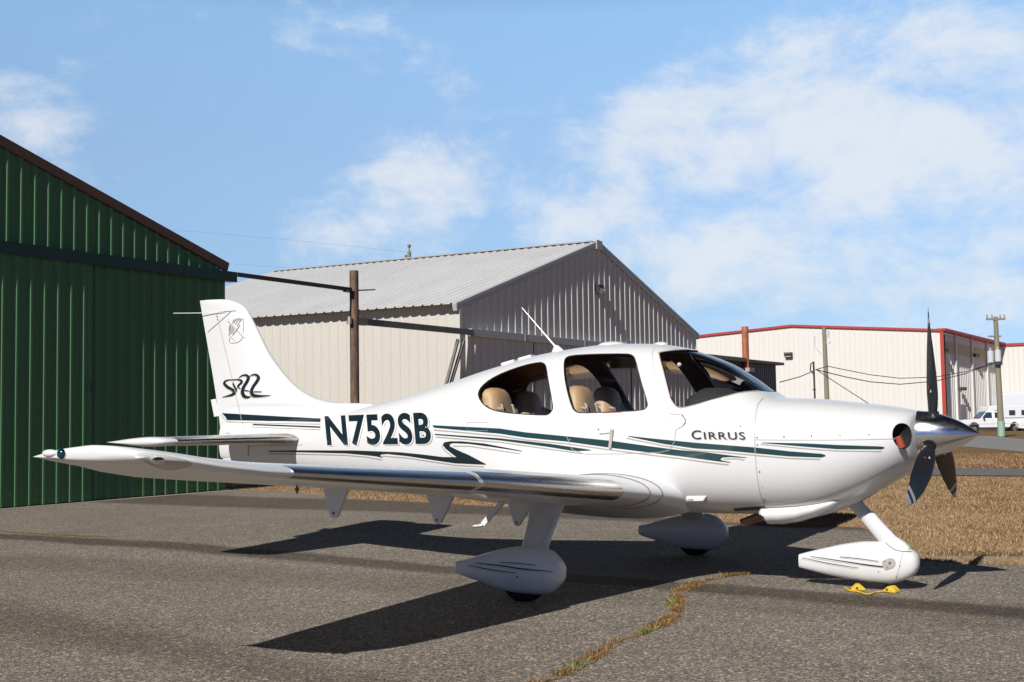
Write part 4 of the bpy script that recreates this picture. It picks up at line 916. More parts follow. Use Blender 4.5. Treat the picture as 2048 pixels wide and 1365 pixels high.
# landing light recess on the right outer leading edge, lamp in the tip
drape('landing_light', [chaikin([(270, 908), (290, 906.5), (330, 911), (372, 920), (386, 926), (380, 933), (352, 939), (328, 940), (302, 930), (283, 920)], 2)], mat('recess_grey', (.50, .48, .45), .4), .003, wing_r, wbv, (20, 5))
drape('landing_light_rim', ribbon([(270, 908), (283, 920), (302, 930), (328, 940), (352, 939), (380, 933), (386, 926)], 1.6, 4), M['paintwhite'], .006, wing_r, wbv, (20, 5))
h_ = hit(288, 917, wbv); mb = MB()
if h_:
    mb.sphere(h_[0]-h_[1]*.006, (.03, .055, .016), 16, 8); mb.build('lamp', M['lens'], wing_r)
h2_ = hit(318, 922, wbv)
if h2_: MB().sphere(h2_[0]-h2_[1]*.002, (.03, .05, .02), 14, 8).build('lamp', M['metal'], wing_r)
for px, py, r, mm, nm_ in ((123, 908, (.030, .026, .028), M['navgreen'], 'navigation_light'), (98, 907, (.055, .022, .020), M['lens'], 'position_light')):
    h_ = hit(px, py, wbv)
    if h_: MB().sphere(h_[0]-h_[1]*.006, r, 18, 12).build(nm_, mm, wing_r)
drape('tip_recess', ribbon([(84, 903), (93, 900.5), (118, 901), (131, 905), (131, 914), (122, 918.5), (104, 916), (90, 911), (84, 903)], 1.0, 4), M['seamlight'], .002, wing_r, wbv, (20, 5))
# hinge brackets under each wing
for s in (-1, 1):
    for y, px in ((3.2, [(645, 966), (702, 968), (677, 1034), (670, 1037), (662, 1034)]), (1.9, [(850, 975), (916, 979), (883, 1046), (876, 1049.5), (869, 1045)]), (.95, [(1012, 990), (1073, 996), (1041, 1050), (1035, 1054), (1029, 1050)])):
        q = [ony(a, b, -y) for a, b in px]; mb = MB(); mb.prism([(v.x, v.z) for v in q], 'y', s*y-.014, s*y+.014); br = mb.build('flap_bracket', M['white'], AC, smooth=False, bevel=.008)
        v = q[3]; MB().tube([(v.x, s*y-.018, v.z+.035), (v.x, s*y+.018, v.z+.035)], .010, 10).build('bolt', M['seam'], br)
mb = MB(); a = ony(594, 962, -4.2); mb.tube([a, a+Vector((0, 0, -.075))], .006, 6); mb.sphere(a+Vector((0, 0, -.05)), .013, 8, 6); mb.build('tie_down_ring', M['seam'], AC)

# fin and rudder ------------------------------------------------------
LEz = [(1.30, -5.30), (1.45, -5.42), (1.537, -5.62), (1.552, -5.95), (1.575, -6.18), (1.60, -6.32), (1.64, -6.44), (1.697, -6.555), (1.77, -6.66), (1.855, -6.756), (2.068, -6.950), (2.282, -7.088), (2.498, -7.222), (2.58, -7.29), (2.635, -7.39), (2.668, -7.50), (2.684, -7.62), (2.688, -7.75)]
TEz = [(1.0, -7.60), (1.406, -7.655), (2.688, -7.934)]
mb = MB(); rings = []
for z in [1.30, 1.40, 1.48, 1.52, 1.54, 1.552, 1.563, 1.575, 1.60, 1.64, 1.70, 1.77, 1.86, 1.96, 2.07, 2.18, 2.28, 2.39, 2.50, 2.56, 2.60, 2.635, 2.66, 2.676, 2.684, 2.688]:
    le = interp(LEz, z)[0]; te = interp(TEz, z)[0]; c = le-te
    th = interp([(1.3, .17), (1.55, .15), (1.8, .13), (2.5, .085), (2.64, .07), (2.675, .045), (2.688, .02)], z)[0]
    nn = 26; up = []
    for i in range(nn+1):
        u = (1-math.cos(math.pi*i/nn))/2; yt = 5*th*(.2969*math.sqrt(u)-.126*u-.3516*u*u+.2843*u**3-.1036*u**4)*min(1.0, .5+.5); up.append((u, yt+.0015))
    rings.append([(le-u*c, v, z) for u, v in up] + [(le-u*c, -v, z) for u, v in up[::-1]])
mb.loft(rings); fin = mb.build('fin', M['white'], AC, ang=60)
mb = MB(); q = [ony(*p) for p in ((432, 798), (422.5, 800), (429, 834), (440, 832))]; mb.prism([(v.x, v.z) for v in q], 'y', -.006, .006); mb.build('trim_tab', M['white'], fin, smooth=False)
rings = []
for z, le, te, t in ((.94, -7.22, -7.585, .03), (.97, -7.10, -7.60, .06), (1.05, -7.0, -7.612, .09), (1.2, -6.95, -7.63, .10), (1.32, -6.95, -7.645, .10)):
    rings.append([(lerp(le, te, (1-math.cos(math.pi*i/10))/2), t/2*math.sin(math.pi*min(1, (i/10))**.7)+.004, z) for i in range(11)] + [(lerp(le, te, (1-math.cos(math.pi*i/10))/2), -t/2*math.sin(math.pi*min(1, (i/10))**.7)-.004, z) for i in range(10, -1, -1)])
mb = MB(); mb.loft(rings); rud = mb.build('rudder', M['white'], AC, ang=50)
fbv = BVHTree.FromPolygons([v.co for v in fin.data.vertices], [tuple(p.vertices) for p in fin.data.polygons])
# combined skin for art that crosses from the fin on to the tail cone
vs_, fs_ = [], []
for ob, src in ((fin, fin.data), (None, me), (rud, rud.data)):
    o0 = len(vs_); vs_ += [v.co.copy() for v in src.vertices]; fs_ += [tuple(i+o0 for i in p.vertices) for p in src.polygons]
TBV = BVHTree.FromPolygons(vs_, fs_)
drape('stripe', [sT1, sT2], M['dark'], .003, fin, TBV)
drape('stripe', polyrib([(442, 830), (454, 844), (540, 847.5), (641, 849)], 1.8) + polyrib([(501.5, 852), (508, 855), (641, 859.8)], 1.6), M['tan'], .0022, fin, TBV)
drape('rudder_joint', polyrib([(432, 625), (440, 655), (465, 760), (483, 839), (496, 890), (497, 912)], .9), M['seamlight'], .003, fin, TBV)
drape('tip_joint', polyrib([(437, 625.5), (455, 623.5), (498, 620)], 1.2) + polyrib([(462, 624), (408, 672)], 1.1), M['seam'], .003, fin, TBV)
dots([(434.5, 634), (435.5, 640)], 1.6, M['seam'], .003, TBV, fin)
drape('small_lettering', polyrib([(451, 866.5), (461, 866.8)], 1.6), M['seamlight'], .003, fin, TBV)
drape('access_panel', polyrib([(497, 893), (605, 890)], .8)+polyrib([(498, 912), (498, 893)], 1.), M['seamlight'], .003, fin, TBV)
def z7(pts): return [(380+x/4.55, 580+y/4.55) for x, y in pts]
glyphs = []
glyphs.append((z7([(402, 822), (360, 820), (322, 832), (316, 855), (345, 885), (385, 908), (408, 935), (385, 955), (345, 966), (296, 978)]), [1, 1.8, 2.6, 4.0, 4.2, 4.0, 5.0, 4.0, 2.4, .5]))
glyphs.append((z7([(392, 845), (402, 870), (420, 905), (428, 925)]), [1.4, 2.4, 3.0, .8]))
glyphs.append((z7([(375, 820), (430, 817), (468, 826), (470, 845), (445, 868), (440, 885), (462, 900)]), [1.0, 1.8, 3.2, 3.2, 3.0, 2.4, .8]))
glyphs.append((z7([(447, 802), (478, 780), (515, 778), (534, 800), (518, 840), (488, 890), (480, 935), (496, 968), (525, 978), (552, 972)]), [.8, 2.2, 3.4, 4.4, 4.6, 4.4, 5.0, 5.2, 3.6, 1.6]))
glyphs.append((z7([(546, 788), (575, 773), (608, 776), (626, 800), (606, 842), (575, 885), (562, 925), (575, 958), (610, 966), (665, 966), (736, 961)]), [.8, 2.2, 3.4, 4.4, 4.6, 4.2, 4.6, 5.4, 4.4, 2.6, .4]))
glyphs.append((z7([(498, 914), (542, 922)]), [1.6, 1.4])); glyphs.append((z7([(585, 927), (655, 928)]), [1.6, 1.0]))
js = []
for dx, dy, mm, of in ((-1.2, 1.6, M['tan'], .0016), (0, 0, M['dark'], .003)):
    for i, (p, w) in enumerate(glyphs): js.append(drape('type_lettering', ribbon([(a+dx, b+dy) for a, b in p], [q*1.35 for q in w], 5), mm, of+i*.0003, fin, TBV, (9, 5)))
join(js, 'type_lettering')
M['emb'] = mat('emblem_grey', (.20, .19, .16), .5)
em = ribbon(z7([(478, 432), (465, 458), (430, 480), (380, 486), (363, 475), (362, 435)]), 1.0)+ribbon(z7([(488, 270), (488, 330), (484, 395)]), .7)+ribbon(z7([(488, 268), (450, 262), (420, 266)]), .8)
js = [drape('emblem', em, M['emb'], .003, fin, TBV, (9, 5))]
for i, p in enumerate(([(343, 285), (400, 340), (430, 375), (480, 425), (507, 445)], [(350, 405), (410, 467)], [(412, 268), (395, 285), (385, 305)], [(435, 266), (410, 285), (398, 308)], [(458, 266), (430, 290), (412, 320)], [(474, 268), (455, 290), (428, 330)], [(366, 318), (358, 365), (362, 408)], [(376, 325), (368, 365), (372, 405)], [(388, 338), (382, 370), (382, 400)], [(400, 352), (394, 375), (393, 395)], [(455, 320), (440, 345), (420, 375), (400, 400), (388, 415)])):
    js.append(drape('emblem', ribbon(z7(p), [1.3]+[1.1]*(len(p)-2)+[.8]), M['emb'], .0033+i*.0002, fin, TBV, (9, 5)))
join(js, 'emblem')
mb = MB(); a, b = ony(347, 627, -.05), ony(455, 626, -.05); b = (hit(452, 626, TBV) or (b,))[0]
for s in (1, -1): mb.tube([(b.x, b.y*s, b.z), (b.x-.02, (b.y-.02)*s, b.z), (b.x-.55, (b.y-.02-.42)*s, b.z+.0)], .004, 6)
mb = MB(); mb.tube([b, a], .0045, 6); mb.build('antenna_rod', M['white'], fin)

# tailplane
ts = [(.05, -6.36, -7.46, 1.207, .12), (.16, -6.40, -7.46, 1.207, .115), (.4, -6.455, -7.455, 1.207, .11), (1.0, -6.575, -7.44, 1.208, .11), (1.56, -6.685, -7.425, 1.209, .11), (1.60, -6.695, -7.425, 1.209, .12), (1.66, -6.72, -7.425, 1.209, .13), (1.70, -6.76, -7.425, 1.209, .12), (1.725, -6.83, -7.425, 1.209, .10), (1.74, -6.95, -7.42, 1.209, .06)]
for s in (-1, 1):
    mb = MB(); mb.loft([wring(s*y, a, b, z, t, 0, cam_=0) for y, a, b, z, t in ts]); stb = mb.build('tailplane', M['white'], AC, ang=50)
    rr = []
    for y in np.linspace(.22, 1.57, 8):
        a, b, z, t = interp(ts, float(y)); rr.append(wring(s*float(y), a+.004, b, z, t*1.06, 0, umax=(.12, .12), cam_=0, n=36))
    mb = MB(); mb.loft(rr); mb.build('leading_edge_strip', M['ledge'], stb, ang=60)
    mb = MB(); mb.tube([(-7.12, s*.2, 1.209+.044), (-7.11, s*1.6, 1.209+.038)], .003, 6); mb.build('elevator_joint', M['seam'], stb)

# spinner and propeller
ax0, ax1 = Vector((-.438, 0, 1.203)), Vector((-.004, 0, 1.207)); rings = []
for t in [0, .02, .1, .2, .3, .4, .5, .6, .7, .8, .88, .94, .98, 1.0]:
    r = .183*max(0.004, (1-t**1.75))**.92 if t < 1 else .001
    c = ax0.lerp(ax1, t); rings.append([(c.x, r*math.cos(2*math.pi*k/40), c.z+r*math.sin(2*math.pi*k/40)) for k in range(40)])
mb = MB(); mb.loft(rings); sp = mb.build('spinner', M['spinner'], AC, ang=50)
mb = MB(); mb.tube([(-.452, 0, 1.203), (-.436, 0, 1.203)], .186, 40); mb.build('backplate', M['metal'], sp, ang=50)
HUB = Vector((-.35, 0, 1.205))
for k in range(3):
    ph = -.003+k*2*math.pi/3; bd = Vector((0, math.sin(ph), math.cos(ph))); td = Vector((0, -math.cos(ph), math.sin(ph)))
    rings = []; gre = []
    tab = [(.10, .060, 62, 1.0, 0), (.17, .075, 55, .75, .005), (.24, .110, 49, .40, .01), (.34, .150, 42, .22, .012), (.48, .168, 35, .14, .012), (.62, .166, 29, .11, .006), (.76, .145, 23, .09, -.004), (.86, .115, 18, .08, -.014), (.93, .082, 15, .075, -.026), (.965, .052, 14, .07, -.036), (.985, .024, 13, .07, -.044), (.992, .006, 13, .07, -.048)]
    N = 24
    def brg(r, c, be, th, sw):
        be = math.radians(be); cdv = Vector((1, 0, 0))*math.sin(be)+td*math.cos(be); nd = Vector((1, 0, 0))*math.cos(be)-td*math.sin(be); out = []
        for i in range(N):
            a = 2*math.pi*i/N; out.append(HUB+bd*r+cdv*(c/2*math.cos(a)+sw)+nd*(c*th/2*math.sin(a)*(1+.25*math.cos(a))))
        return out
    for r in list(np.linspace(.08, .9, 26))+[.92, .94, .955, .965, .975, .985, .992]: rings.append(brg(r, *interp(tab, r)))
    mb = MB(); mb.loft(rings); bl = mb.build('propeller_blade', M['blade'], AC, ang=60)
    for r0, r1 in ((.835, .875), (.925, .988)):
        rr = []
        for r in np.linspace(r0, r1, 6):
            c, be, th, sw = interp(tab, float(r)); rr.append([p for p in brg(float(r), c+.003, be, th+.02, sw)])
            # slanted band: shift each point along the blade by its chord position
            ctr = sum(rr[-1], Vector())/N
            rr[-1] = [p+bd*((p-ctr).dot(td)*.35) for p in rr[-1]]
        MB().loft(rr).build('tip_band', M['bladegrey'], bl, ang=60)
    # maker's decal: two small marks
    for dr, dc, sz, mm in ((.33, .02, .022, M['lens']), (.365, -.012, .022, M['red'])):
        c, be, th, sw = interp(tab, dr); be = math.radians(be); cdv = Vector((1, 0, 0))*math.sin(be)+td*math.cos(be); nd = (Vector((1, 0, 0))*math.cos(be)-td*math.sin(be))
        for sg in (-1, 1):
            p = HUB+bd*dr+cdv*dc+nd*sg*(c*th/2+.0015); mb = MB(); mb.bar(p-bd*sz*.5, p+bd*sz*.5, sz*.35, .001, up=nd); mb.bar(p-bd*sz*.3+cdv*.012, p+bd*sz*.1+cdv*.004, sz*.25, .001, up=nd); mb.build('blade_decal', mm, bl, smooth=False)
    MB().tube([HUB+bd*.10, HUB+bd*.176], .052, 20).build('blade_collar', M['cavity'], bl)
    mb = MB(); c = HUB+bd*.178; pts = []
    for i in range(13):
        a = math.pi*i/12; q = Vector((1, 0, 0))*(.062*math.cos(a)+.0)+td*(.0)
    mb = None

# landing gear ----------------------------------------------------------
def blob(name, tab, yc, m, parent, n=28, ex=2.5, nx=36, cap=True):
    x0, x1 = tab[0][0], tab[-1][0]; rings = []
    for x in [lerp(x0, x1, math.sin(math.pi/2*i/nx)) for i in range(nx+1)]:
        zt, zb, w = interp(tab, x); zc = (zt+zb)/2; h = (zt-zb)/2; r = []
        for k in range(n):
            a = 2*math.pi*k/n; c, s = math.cos(a), math.sin(a); r.append((x, yc+w*math.copysign(abs(c)**(2/ex), c), zc+h*math.copysign(abs(s)**(2/ex), s)))
        rings.append(r)
    mb = MB(); mb.loft(rings, cap); return mb.build(name, m, parent, ang=60)
MT_ = [(-3.60, .280, .190, .022), (-3.55, .288, .172, .035), (-3.37, .340, .128, .07), (-3.19, .388, .082, .105), (-3.02, .416, .062, .125), (-2.89, .420, .062, .132), (-2.78, .393, .078, .122), (-2.71, .335, .135, .095), (-2.675, .29, .175, .06), (-2.664, .25, .21, .02)]
MT2 = lambda p: p
for s in (-1, 1):
    w_ = blob('wheel_fairing', MT_, s*1.70, M['white'], AC)
    mb = MB(); mb.tube([(-3.0, s*1.70-.060, .175), (-3.0, s*1.70-.045, .175), (-3.0, s*1.70+.045, .175), (-3.0, s*1.70+.060, .175)], [.145, .172, .172, .145], 32); mb.build('tyre', M['tyre'], w_, ang=50)
    # leg
    rings = []
    for t, x, y, z, ch, th in ((0, -3.10, 1.08, .86, .42, .10), (.1, -3.08, 1.13, .78, .36, .09), (.25, -3.06, 1.19, .70, .29, .075), (.5, -3.02, 1.33, .60, .25, .065), (.75, -2.985, 1.48, .49, .225, .06), (1, -2.955, 1.62, .37, .215, .06), (1.1, -2.95, 1.68, .30, .215, .06)):
        dn = Vector((0, s*.70, .70)); rings.append([Vector((x, s*y, z))+Vector((1, 0, 0))*(ch/2*math.cos(2*math.pi*k/24)*(1 if math.cos(2*math.pi*k/24) > 0 else 1.15))+Vector((0, s*.62, .78))*(th/2*math.sin(2*math.pi*k/24)) for k in range(24)])
    mb = MB(); mb.loft(rings); leg = mb.build('gear_leg', M['white'], AC, ang=60)
    lbv = BVHTree.FromPolygons([v.co for v in leg.data.vertices], [tuple(p.vertices) for p in leg.data.polygons])
    if s < 0:
        drape('leg_joint', polyrib([(1126, 1039), (1118, 1039), (1107, 1037.5), (1082, 1092)], 1.1), M['seamlight'], .002, leg, lbv, (20, 20))
        fbv2 = BVHTree.FromPolygons([v.co for v in w_.data.vertices], [tuple(p.vertices) for p in w_.data.polygons])
        z6 = lambda p: [(850+a/3.15, 920+b/3.15) for a, b in p]
        drape('stripe', ribbon(z6([(315, 650), (480, 668), (620, 688), (805, 704)]), [1.4, 3.0, 3.2, 1.2]), M['dark'], .003, w_, fbv2)
        drape('stripe', ribbon(z6([(272, 662), (400, 690), (580, 713)]), [1.2, 2.4, 1.3])+ribbon(z6([(470, 644), (580, 652), (697, 664)]), [1.2, 2.0, 1.2]), M['dark'], .003, w_, fbv2)
        drape('stripe', ribbon(z6([(305, 660), (480, 680), (620, 698), (795, 713)]), .9)+ribbon(z6([(270, 672), (400, 700), (565, 719)]), .8)+ribbon(z6([(462, 653), (580, 661), (690, 671)]), .6), M['tan'], .0024, w_, fbv2)
        dots(z6([(582, 737)]), 2.0, M['seam'], .003, fbv2, w_)
        rg = [(1023+6.5*math.cos(a), 1162+6.5*math.sin(a)) for a in np.linspace(0, 2*math.pi, 20)]; drape('access_ring', ribbon(rg, .7, 1), M['seamlight'], .002, w_, fbv2)
    if s > 0:
        vs2 = w_
NT = [(-1.425, .250, .145, .02), (-1.40, .258, .140, .035), (-1.23, .305, .105, .065), (-1.03, .352, .074, .10), (-.87, .374, .056, .115), (-.72, .376, .054, .118), (-.60, .350, .085, .105), (-.52, .31, .135, .08), (-.49, .275, .18, .05), (-.482, .235, .21, .015)]
nf = blob('wheel_fairing', NT, 0, M['white'], AC)
mb = MB(); mb.tube([(-.85, -.05, .165), (-.85, -.042, .165), (-.85, .042, .165), (-.85, .05, .165)], [.145, .165, .165, .145], 32); mb.build('tyre', M['tyre'], nf, ang=50)
nbv = BVHTree.FromPolygons([v.co for v in nf.data.vertices], [tuple(p.vertices) for p in nf.data.polygons])
z5 = lambda p: [(1500+a/3.412, 900+b/3.412) for a, b in p]
drape('stripe', ribbon(z5([(415, 727), (620, 758), (800, 785), (910, 798)]), [.9, 1.6, 2.4, 2.2])+ribbon(z5([(615, 730), (740, 742), (880, 762)]), [.8, 1.2, .8])+ribbon(z5([(358, 737), (540, 775), (740, 806)]), [.8, 1.3, .8]), M['dark'], .003, nf, nbv)
drape('stripe', ribbon(z5([(410, 737), (620, 768), (800, 793), (910, 806)]), .8)+ribbon(z5([(613, 737), (740, 750), (875, 769)]), .6)+ribbon(z5([(355, 746), (540, 784), (730, 814)]), .6), M['tan'], .0024, nf, nbv)
pl = drape('tow_fitting', [chaikin(z5([(897, 765), (935, 745), (965, 738), (990, 752), (995, 780), (975, 805), (950, 812), (925, 822), (912, 800)]), 1)], M['brakegrey'], .006, nf, nbv)
dots(z5([(955, 772)]), 2.9, M['seam'], .009, nbv, nf); dots(z5([(922, 762), (940, 803)]), 1.2, M['seam'], .009, nbv, nf)
dots(z5([(1037, 715), (1023, 793), (876, 832), (998, 868), (955, 602)]), 1.2, M['seam'], .003, nbv, nf)
drape('fairing_joint', ribbon(z5([(920, 630), (960, 665), (1010, 690), (1100, 697)]), 1.3)+ribbon(z5([(1040, 700), (1022, 790), (1000, 870)]), .5), M['seam'], .003, nf, nbv)
rings = []
for x, z, ch, th in ((-1.05, .80, .17, .09), (-.985, .70, .13, .075), (-.93, .63, .11, .065), (-.845, .535, .105, .06)):
    rings.append((x, z, ch, th))
def legrings(tab):
    out = []
    for i, (x, z, ch, th) in enumerate(tab):
        a = tab[max(0, i-1)]; b = tab[min(len(tab)-1, i+1)]; d = Vector((b[0]-a[0], 0, b[1]-a[1])).normalized(); pd = Vector((-d.z, 0, d.x))
        out.append([Vector((x, 0, z))+pd*(ch/2*math.cos(2*math.pi*k/24))+Vector((0, 1, 0))*(th/2*math.sin(2*math.pi*k/24)) for k in range(24)])
    return out
mb = MB(); mb.loft(legrings(rings)); mb.build('nose_strut', M['gtrim'], AC, ang=60)
mb = MB(); mb.loft(legrings([(-.872, .572, .122, .075), (-.80, .485, .122, .08), (-.70, .375, .13, .095), (-.63, .315, .155, .12), (-.585, .285, .13, .12)])); mb.build('nose_leg', M['white'], AC, ang=60)

# roof fittings
def dome(cx, rx, ry, rz, name='gps_antenna', cy=0.):
    zt = sec(cx)[0]; mb = MB(); mb.sphere((cx, cy, zt-.004), (rx, ry, rz), 24, 12); return mb.build(name, M['white'], AC)
c = ony(1224, 688).x; dome(c, .125, .11, .032)
mb = MB(); mb.prism([(c-.13, 2.0), (c-.09, 2.03), (c+.0, 2.042), (c+.11, 2.032), (c+.14, 2.0)], 'y', -.07, .07)
c = ony(1322, 690).x; dome(c, .065, .055, .026)
for px in (1026, 1060):
    c = ony(px, 722).x; zt = sec(c)[0]; ang = math.atan2(sec(c+.05)[0]-sec(c-.05)[0], .1); mb = MB(); mb.box((c, -.06, zt+.004), (.14, .10, .028), rot=Euler((0, -ang, 0)).to_matrix()); mb.build('roof_vent', M['white'], AC, smooth=False, bevel=.01)
b, t_ = ony(1118, 702), ony(1044, 616)
mb = MB(); mb.tube([b, b.lerp(t_, .15), b.lerp(t_, .5), t_], [.011, .0085, .006, .0035], 8); q = [(b.x-.07, b.z-.01), (b.x+.05, b.z+.0), (b.x-.01, b.z+.05), (b.x-.04, b.z+.055)]; mb.prism(q, 'y', -.008, .008); mb.build('whip_antenna', M['white'], AC)

# cabin: seats, panel
def seat(cx, cy, zb, h, lean, shoulder=.24):
    st = empty('seat'); st.parent = AC; st.location = (cx, cy, zb)
    rings = []
    for t, hw, th in ((0, .22, .08), (.2, .235, .095), (.5, .23, .10), (.66, .21, .10), (.76, .18, .095), (.84, .17, .095), (.92, .155, .085), (.975, .12, .06), (1.0, .06, .02)):
        r = []
        for k in range(28):
            a = 2*math.pi*k/28; c, s = math.cos(a), math.sin(a); r.append((-lean*t+th*math.copysign(abs(c)**.75, c), hw*math.copysign(abs(s)**.75, s), h*t))
        rings.append(r)
    mb = MB(); mb.loft(rings); mb.build('backrest', M['leather'], st, ang=60)
    mb = MB(); mb.sphere((.20, 0, .02), (.26, .22, .075), 24, 12); mb.build('cushion', M['leather'], st)
    mb = MB()
    for s in (-1, 1): mb.tube([(-lean*t+.0+.098, s*.12*(1-.3*t), h*t) for t in (.05, .3, .55, .75)]+[(-lean*.82, s*.10, h*.80), (-lean*.8-.08, s*.08, h*.7)], .012, 6)
    mb.build('piping', M['belt'], st)
    mb = MB()
    for s in (-1, 1):
        P = [Vector((-lean*.78-.115, s*.10, h*.66)), Vector((-lean*.80-.02, s*.185, h*.78)), Vector((-lean*.70+.105, s*.13, h*.70)), Vector((-lean*.45+.112, s*.11, h*.45)), Vector((.13, s*.08, h*.10))]
        for a, b in zip(P[1:3], P[2:4]): mb.bar(a, b, .035, .005, up=(1, 0, .3))
    mb.build('seat_belt', M['belt'], st, smooth=False)
p = ony(1178, 776, -.33); seat(p.x+.02, -.35, p.z-.64, .66, .12)
p = ony(1018, 780, -.28); seat(p.x+.0, -.30, p.z-.62, .64, .14)
p = ony(1168, 776, -.30); seat(p.x+.02, .32, p.z-.64, .66, .12)
p = ony(1018, 780, -.28); seat(p.x+.0, .28, p.z-.64, .64, .14)
rings = []
for x, zt, w in ((-2.20, 1.50, .50), (-2.18, 1.56, .52), (-2.10, 1.605, .53), (-1.95, 1.60, .53), (-1.75, 1.54, .50), (-1.64, 1.485, .40), (-1.58, 1.44, .34)):
    r = []
    for k in range(32):
        a = 2*math.pi*k/32; c_, s_ = math.cos(a), math.sin(a); r.append((x, w*math.copysign(abs(c_)**.55, c_), 1.32+(zt-1.32)*math.copysign(abs(s_)**.7, s_)))
    rings.append(r)
mb = MB(); mb.loft(rings); mb.build('glareshield', M['glare'], AC, ang=60)
mb = MB(); mb.box((-2.17, 0, 1.28), (.03, .9, .36)); mb.build('instrument_panel', M['vdark'], AC, smooth=False)
mb = MB(); mb.sphere((-2.33, -.22, 1.80), (.02, .018, .02), 10, 8); mb.build('roof_lamp', M['lens'], AC)

# ------------------------------------------------------------------ chocks and rope by the nose wheel
def chock(label, px, py, rz):
    c = onz(px, py, .012); t = thing('wheel_chock', label, 'wheel chock', 'yellow chocks at the nose wheel', loc=(c.x, c.y, .0145)); t.rotation_euler = (0, 0, rz)
    mb = MB(); mb.prism([(-.055, 0), (.055, 0), (.05, .015), (.016, .046), (-.012, .046), (-.052, .012)], 'y', -.045, .045); mb.build('wedge', M['yellow'], t, smooth=False, bevel=.006)
    mb = MB(); mb.tube([(-.015, -.052, .022), (-.015, -.04, .022)], .010, 8); mb.build('rope_hole', M['seam'], t); return c
c1 = chock('yellow wheel chock at the rear of the nose wheel', 1716, 1181, .4)
c2 = chock('yellow wheel chock at the front of the nose wheel', 1783, 1185, -.2)
pp_ = [onz(*q, .022) for q in ((1690, 1175), (1698, 1181), (1712, 1183), (1724, 1186), (1731, 1189), (1742, 1188), (1752, 1184), (1768, 1183), (1780, 1182))]
out = []
for i in range(len(pp_)-1):
    for k in range(4): out.append(pp_[i].lerp(pp_[i+1], k/4))
o = MB().tube(out, .0065, 6).build('chock_rope', M['yellow']); tag(o, 'yellow rope lying on the asphalt between the two chocks', 'rope')

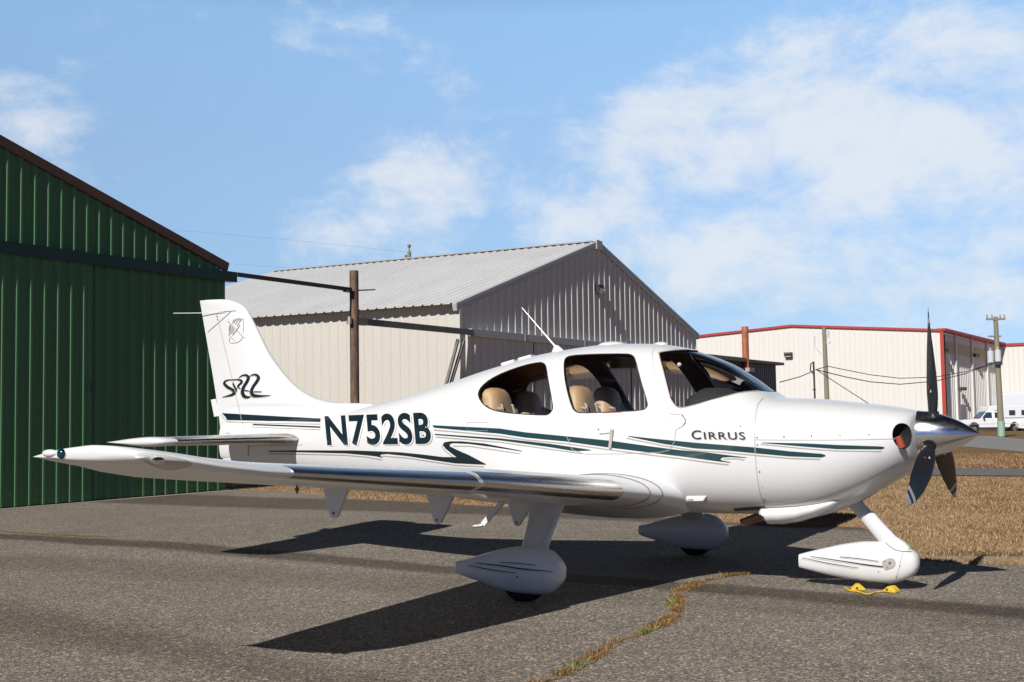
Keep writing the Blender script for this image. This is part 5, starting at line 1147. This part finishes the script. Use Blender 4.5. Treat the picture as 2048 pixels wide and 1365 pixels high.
# ------------------------------------------------------------------ vehicles far right
def vehicle_frame(name, label, cat, px, py, D, grp=None):
    B = at(px, py, D); t = thing(name, label, cat, grp, loc=B); t.rotation_euler = (0, 0, math.atan2(-RC.y, -RC.x)); return t
def pickup(t, bedcap=False, L_=5.4):
    H = L_/2; body = [(H, .55), (H, .92), (H-.08, 1.12), (H-1.45, 1.20), (-H+.0, 1.20), (-H, .62)]
    def arch(cx): return [(cx+.46*math.cos(a), .50+.44*math.sin(a)) for a in np.linspace(math.pi, 0, 9)]
    rear, front = -H+1.15, H-.95
    poly = [(H, .55), (H, .92), (H-.10, 1.13), (H-1.45, 1.22), (-H, 1.22), (-H, .60)] + [p for p in arch(rear)] + [p for p in arch(front)]
    mb = MB(); mb.prism(poly, 'y', -.95, .95); mb.build('body', M['vwhite'], t, smooth=False, bevel=.03)
    c0, c1 = H-1.5, H-3.25
    mb = MB(); vs = []
    for y, yt in ((-.90, -.74), (.90, .74)):
        vs += [(c0, y, 1.20), (c0-.62, yt, 1.84), (c1+.12, yt, 1.84), (c1, y, 1.20)]
    mb.add(vs, [(3, 2, 1, 0), (4, 5, 6, 7), (0, 1, 5, 4), (1, 2, 6, 5), (2, 3, 7, 6), (3, 0, 4, 7)]); mb.build('cab', M['vwhite'], t, smooth=False, bevel=.04)
    for s in (-1, 1):
        def W(a, b): # trapezoid side glass
            q = []
            for x, z in a: q.append((x, s*(lerp(.90, .74, (z-1.2)/.64)+.045-.04), z))
            return q
        for g_ in ([(c0-.12, 1.26), (c0-.56, 1.74), (c0-.98, 1.74), (c0-.98, 1.26)], [(c1+.55, 1.26), (c1+.52, 1.74), (c1+.22, 1.72), (c1+.15, 1.28)]):
            q = W(g_, 0); mb = MB(); mb.add(q+[(x, y-s*.03, z) for x, y, z in q], [(0, 1, 2, 3), (7, 6, 5, 4), (0, 4, 5, 1), (1, 5, 6, 2), (2, 6, 7, 3), (3, 7, 4, 0)]); mb.build('side_window', M['vglass'], t, smooth=False)
        mb = MB(); mb.box((c0-.95, s*.957, .95), (.02, .012, .62)); mb.box((0, s*.957, .80), (L_-.5, .012, .03)); mb.build('body_line', M['gtrim'], t, smooth=False)
        mb = MB(); mb.box((c0-.25, s*1.05, 1.22), (.10, .18, .16)); mb.build('mirror', M['vdark'], t, smooth=False, bevel=.02)
        mb = MB(); mb.box((-H+.03, s*.90, .95), (.09, .13, .30)); mb.build('tail_lamp', M['redlamp'], t, smooth=False)
        mb = MB(); mb.box((H-.03, s*.78, .86), (.09, .30, .16)); mb.build('headlight', M['lens'], t, smooth=False)
        for cx in (rear, front):
            mb = MB(); mb.tube([(cx, s*.93, .38), (cx, s*.70, .38)], .385, 24); w = mb.build('wheel', M['tyre'], t, ang=50); MB().tube([(cx, s*.935, .38), (cx, s*.945, .38)], .21, 18).build('rim', M['chrome'], w, ang=50)
    mb = MB(); mb.add([(c0-.02, -.72, 1.26), (c0-.02, .72, 1.26), (c0-.58, .66, 1.78), (c0-.58, -.66, 1.78)], [(0, 1, 2, 3)]); o = mb.build('windscreen', M['vglass'], t, smooth=False); o.location = (.035, 0, .035)
    mb = MB(); mb.box((H+.04, 0, .60), (.14, 1.8, .18)); mb.box((-H-.06, 0, .58), (.14, 1.8, .16)); mb.box((0, 0, .42), (L_-.9, 1.2, .2)); mb.build('bumper', M['chrome'], t, smooth=False, bevel=.02)
    mb = MB(); mb.box((-H+1.05, 0, 1.245), (2.0, 1.78, .05)); mb.build('bed_rail', M['vdark'], t, smooth=False)
t = vehicle_frame('pickup_truck', 'white extended cab pickup truck parked facing left behind the utility pole', 'pickup truck', 1984, 867, 112, 'vehicles parked by the warehouse'); pickup(t, L_=5.5)
t = vehicle_frame('pickup_truck', 'white pickup truck at the right edge, only its front showing', 'pickup truck', 2092, 869, 113, 'vehicles parked by the warehouse'); pickup(t, L_=5.2)
t = vehicle_frame('camper_trailer', 'long low white camper trailer with small dark windows behind the pickups', 'camper', 2040, 864, 122, 'vehicles parked by the warehouse')
mb = MB(); mb.prism([(3.1, .5), (3.3, 1.6), (3.1, 2.35), (-4.2, 2.45), (-4.3, .5)], 'y', -1.15, 1.15); mb.build('body', M['vwhite'], t, smooth=False, bevel=.08)
for x in (2.4, 1.1, 0, -1.4, -2.8):
    mb = MB(); mb.box((x, -1.16, 1.72), (.55, .03, .45)); mb.box((x, 1.16, 1.72), (.55, .03, .45)); mb.build('window', M['vglass'], t, smooth=False)
for x in (-.6, -1.5):
    mb = MB(); mb.tube([(x, -1.17, .36), (x, 1.17, .36)], .36, 18); mb.build('wheel', M['tyre'], t, ang=50)
mb = MB(); mb.box((0, -1.165, 2.1), (6.8, .02, .06)); mb.build('trim_line', M['tan'], t, smooth=False)
t = vehicle_frame('box_truck', 'tall white box truck rising behind the camper trailer', 'box truck', 2048, 862, 128, 'vehicles parked by the warehouse')
mb = MB(); mb.prism([(2.35, .7), (2.35, 3.45), (2.2, 3.6), (-4.0, 3.6), (-4.0, .7)], 'y', -1.2, 1.2); mb.build('box_body', M['vwhite'], t, smooth=False, bevel=.10)
mb = MB(); mb.prism([(4.2, .5), (4.2, 1.2), (3.5, 2.3), (2.4, 2.4), (2.4, .5)], 'y', -1.0, 1.0); mb.build('cab', M['vwhite'], t, smooth=False, bevel=.06)
for x in (3.2, -2.4):
    mb = MB(); mb.tube([(x, -1.1, .45), (x, 1.1, .45)], .45, 18); mb.build('wheel', M['tyre'], t, ang=50)
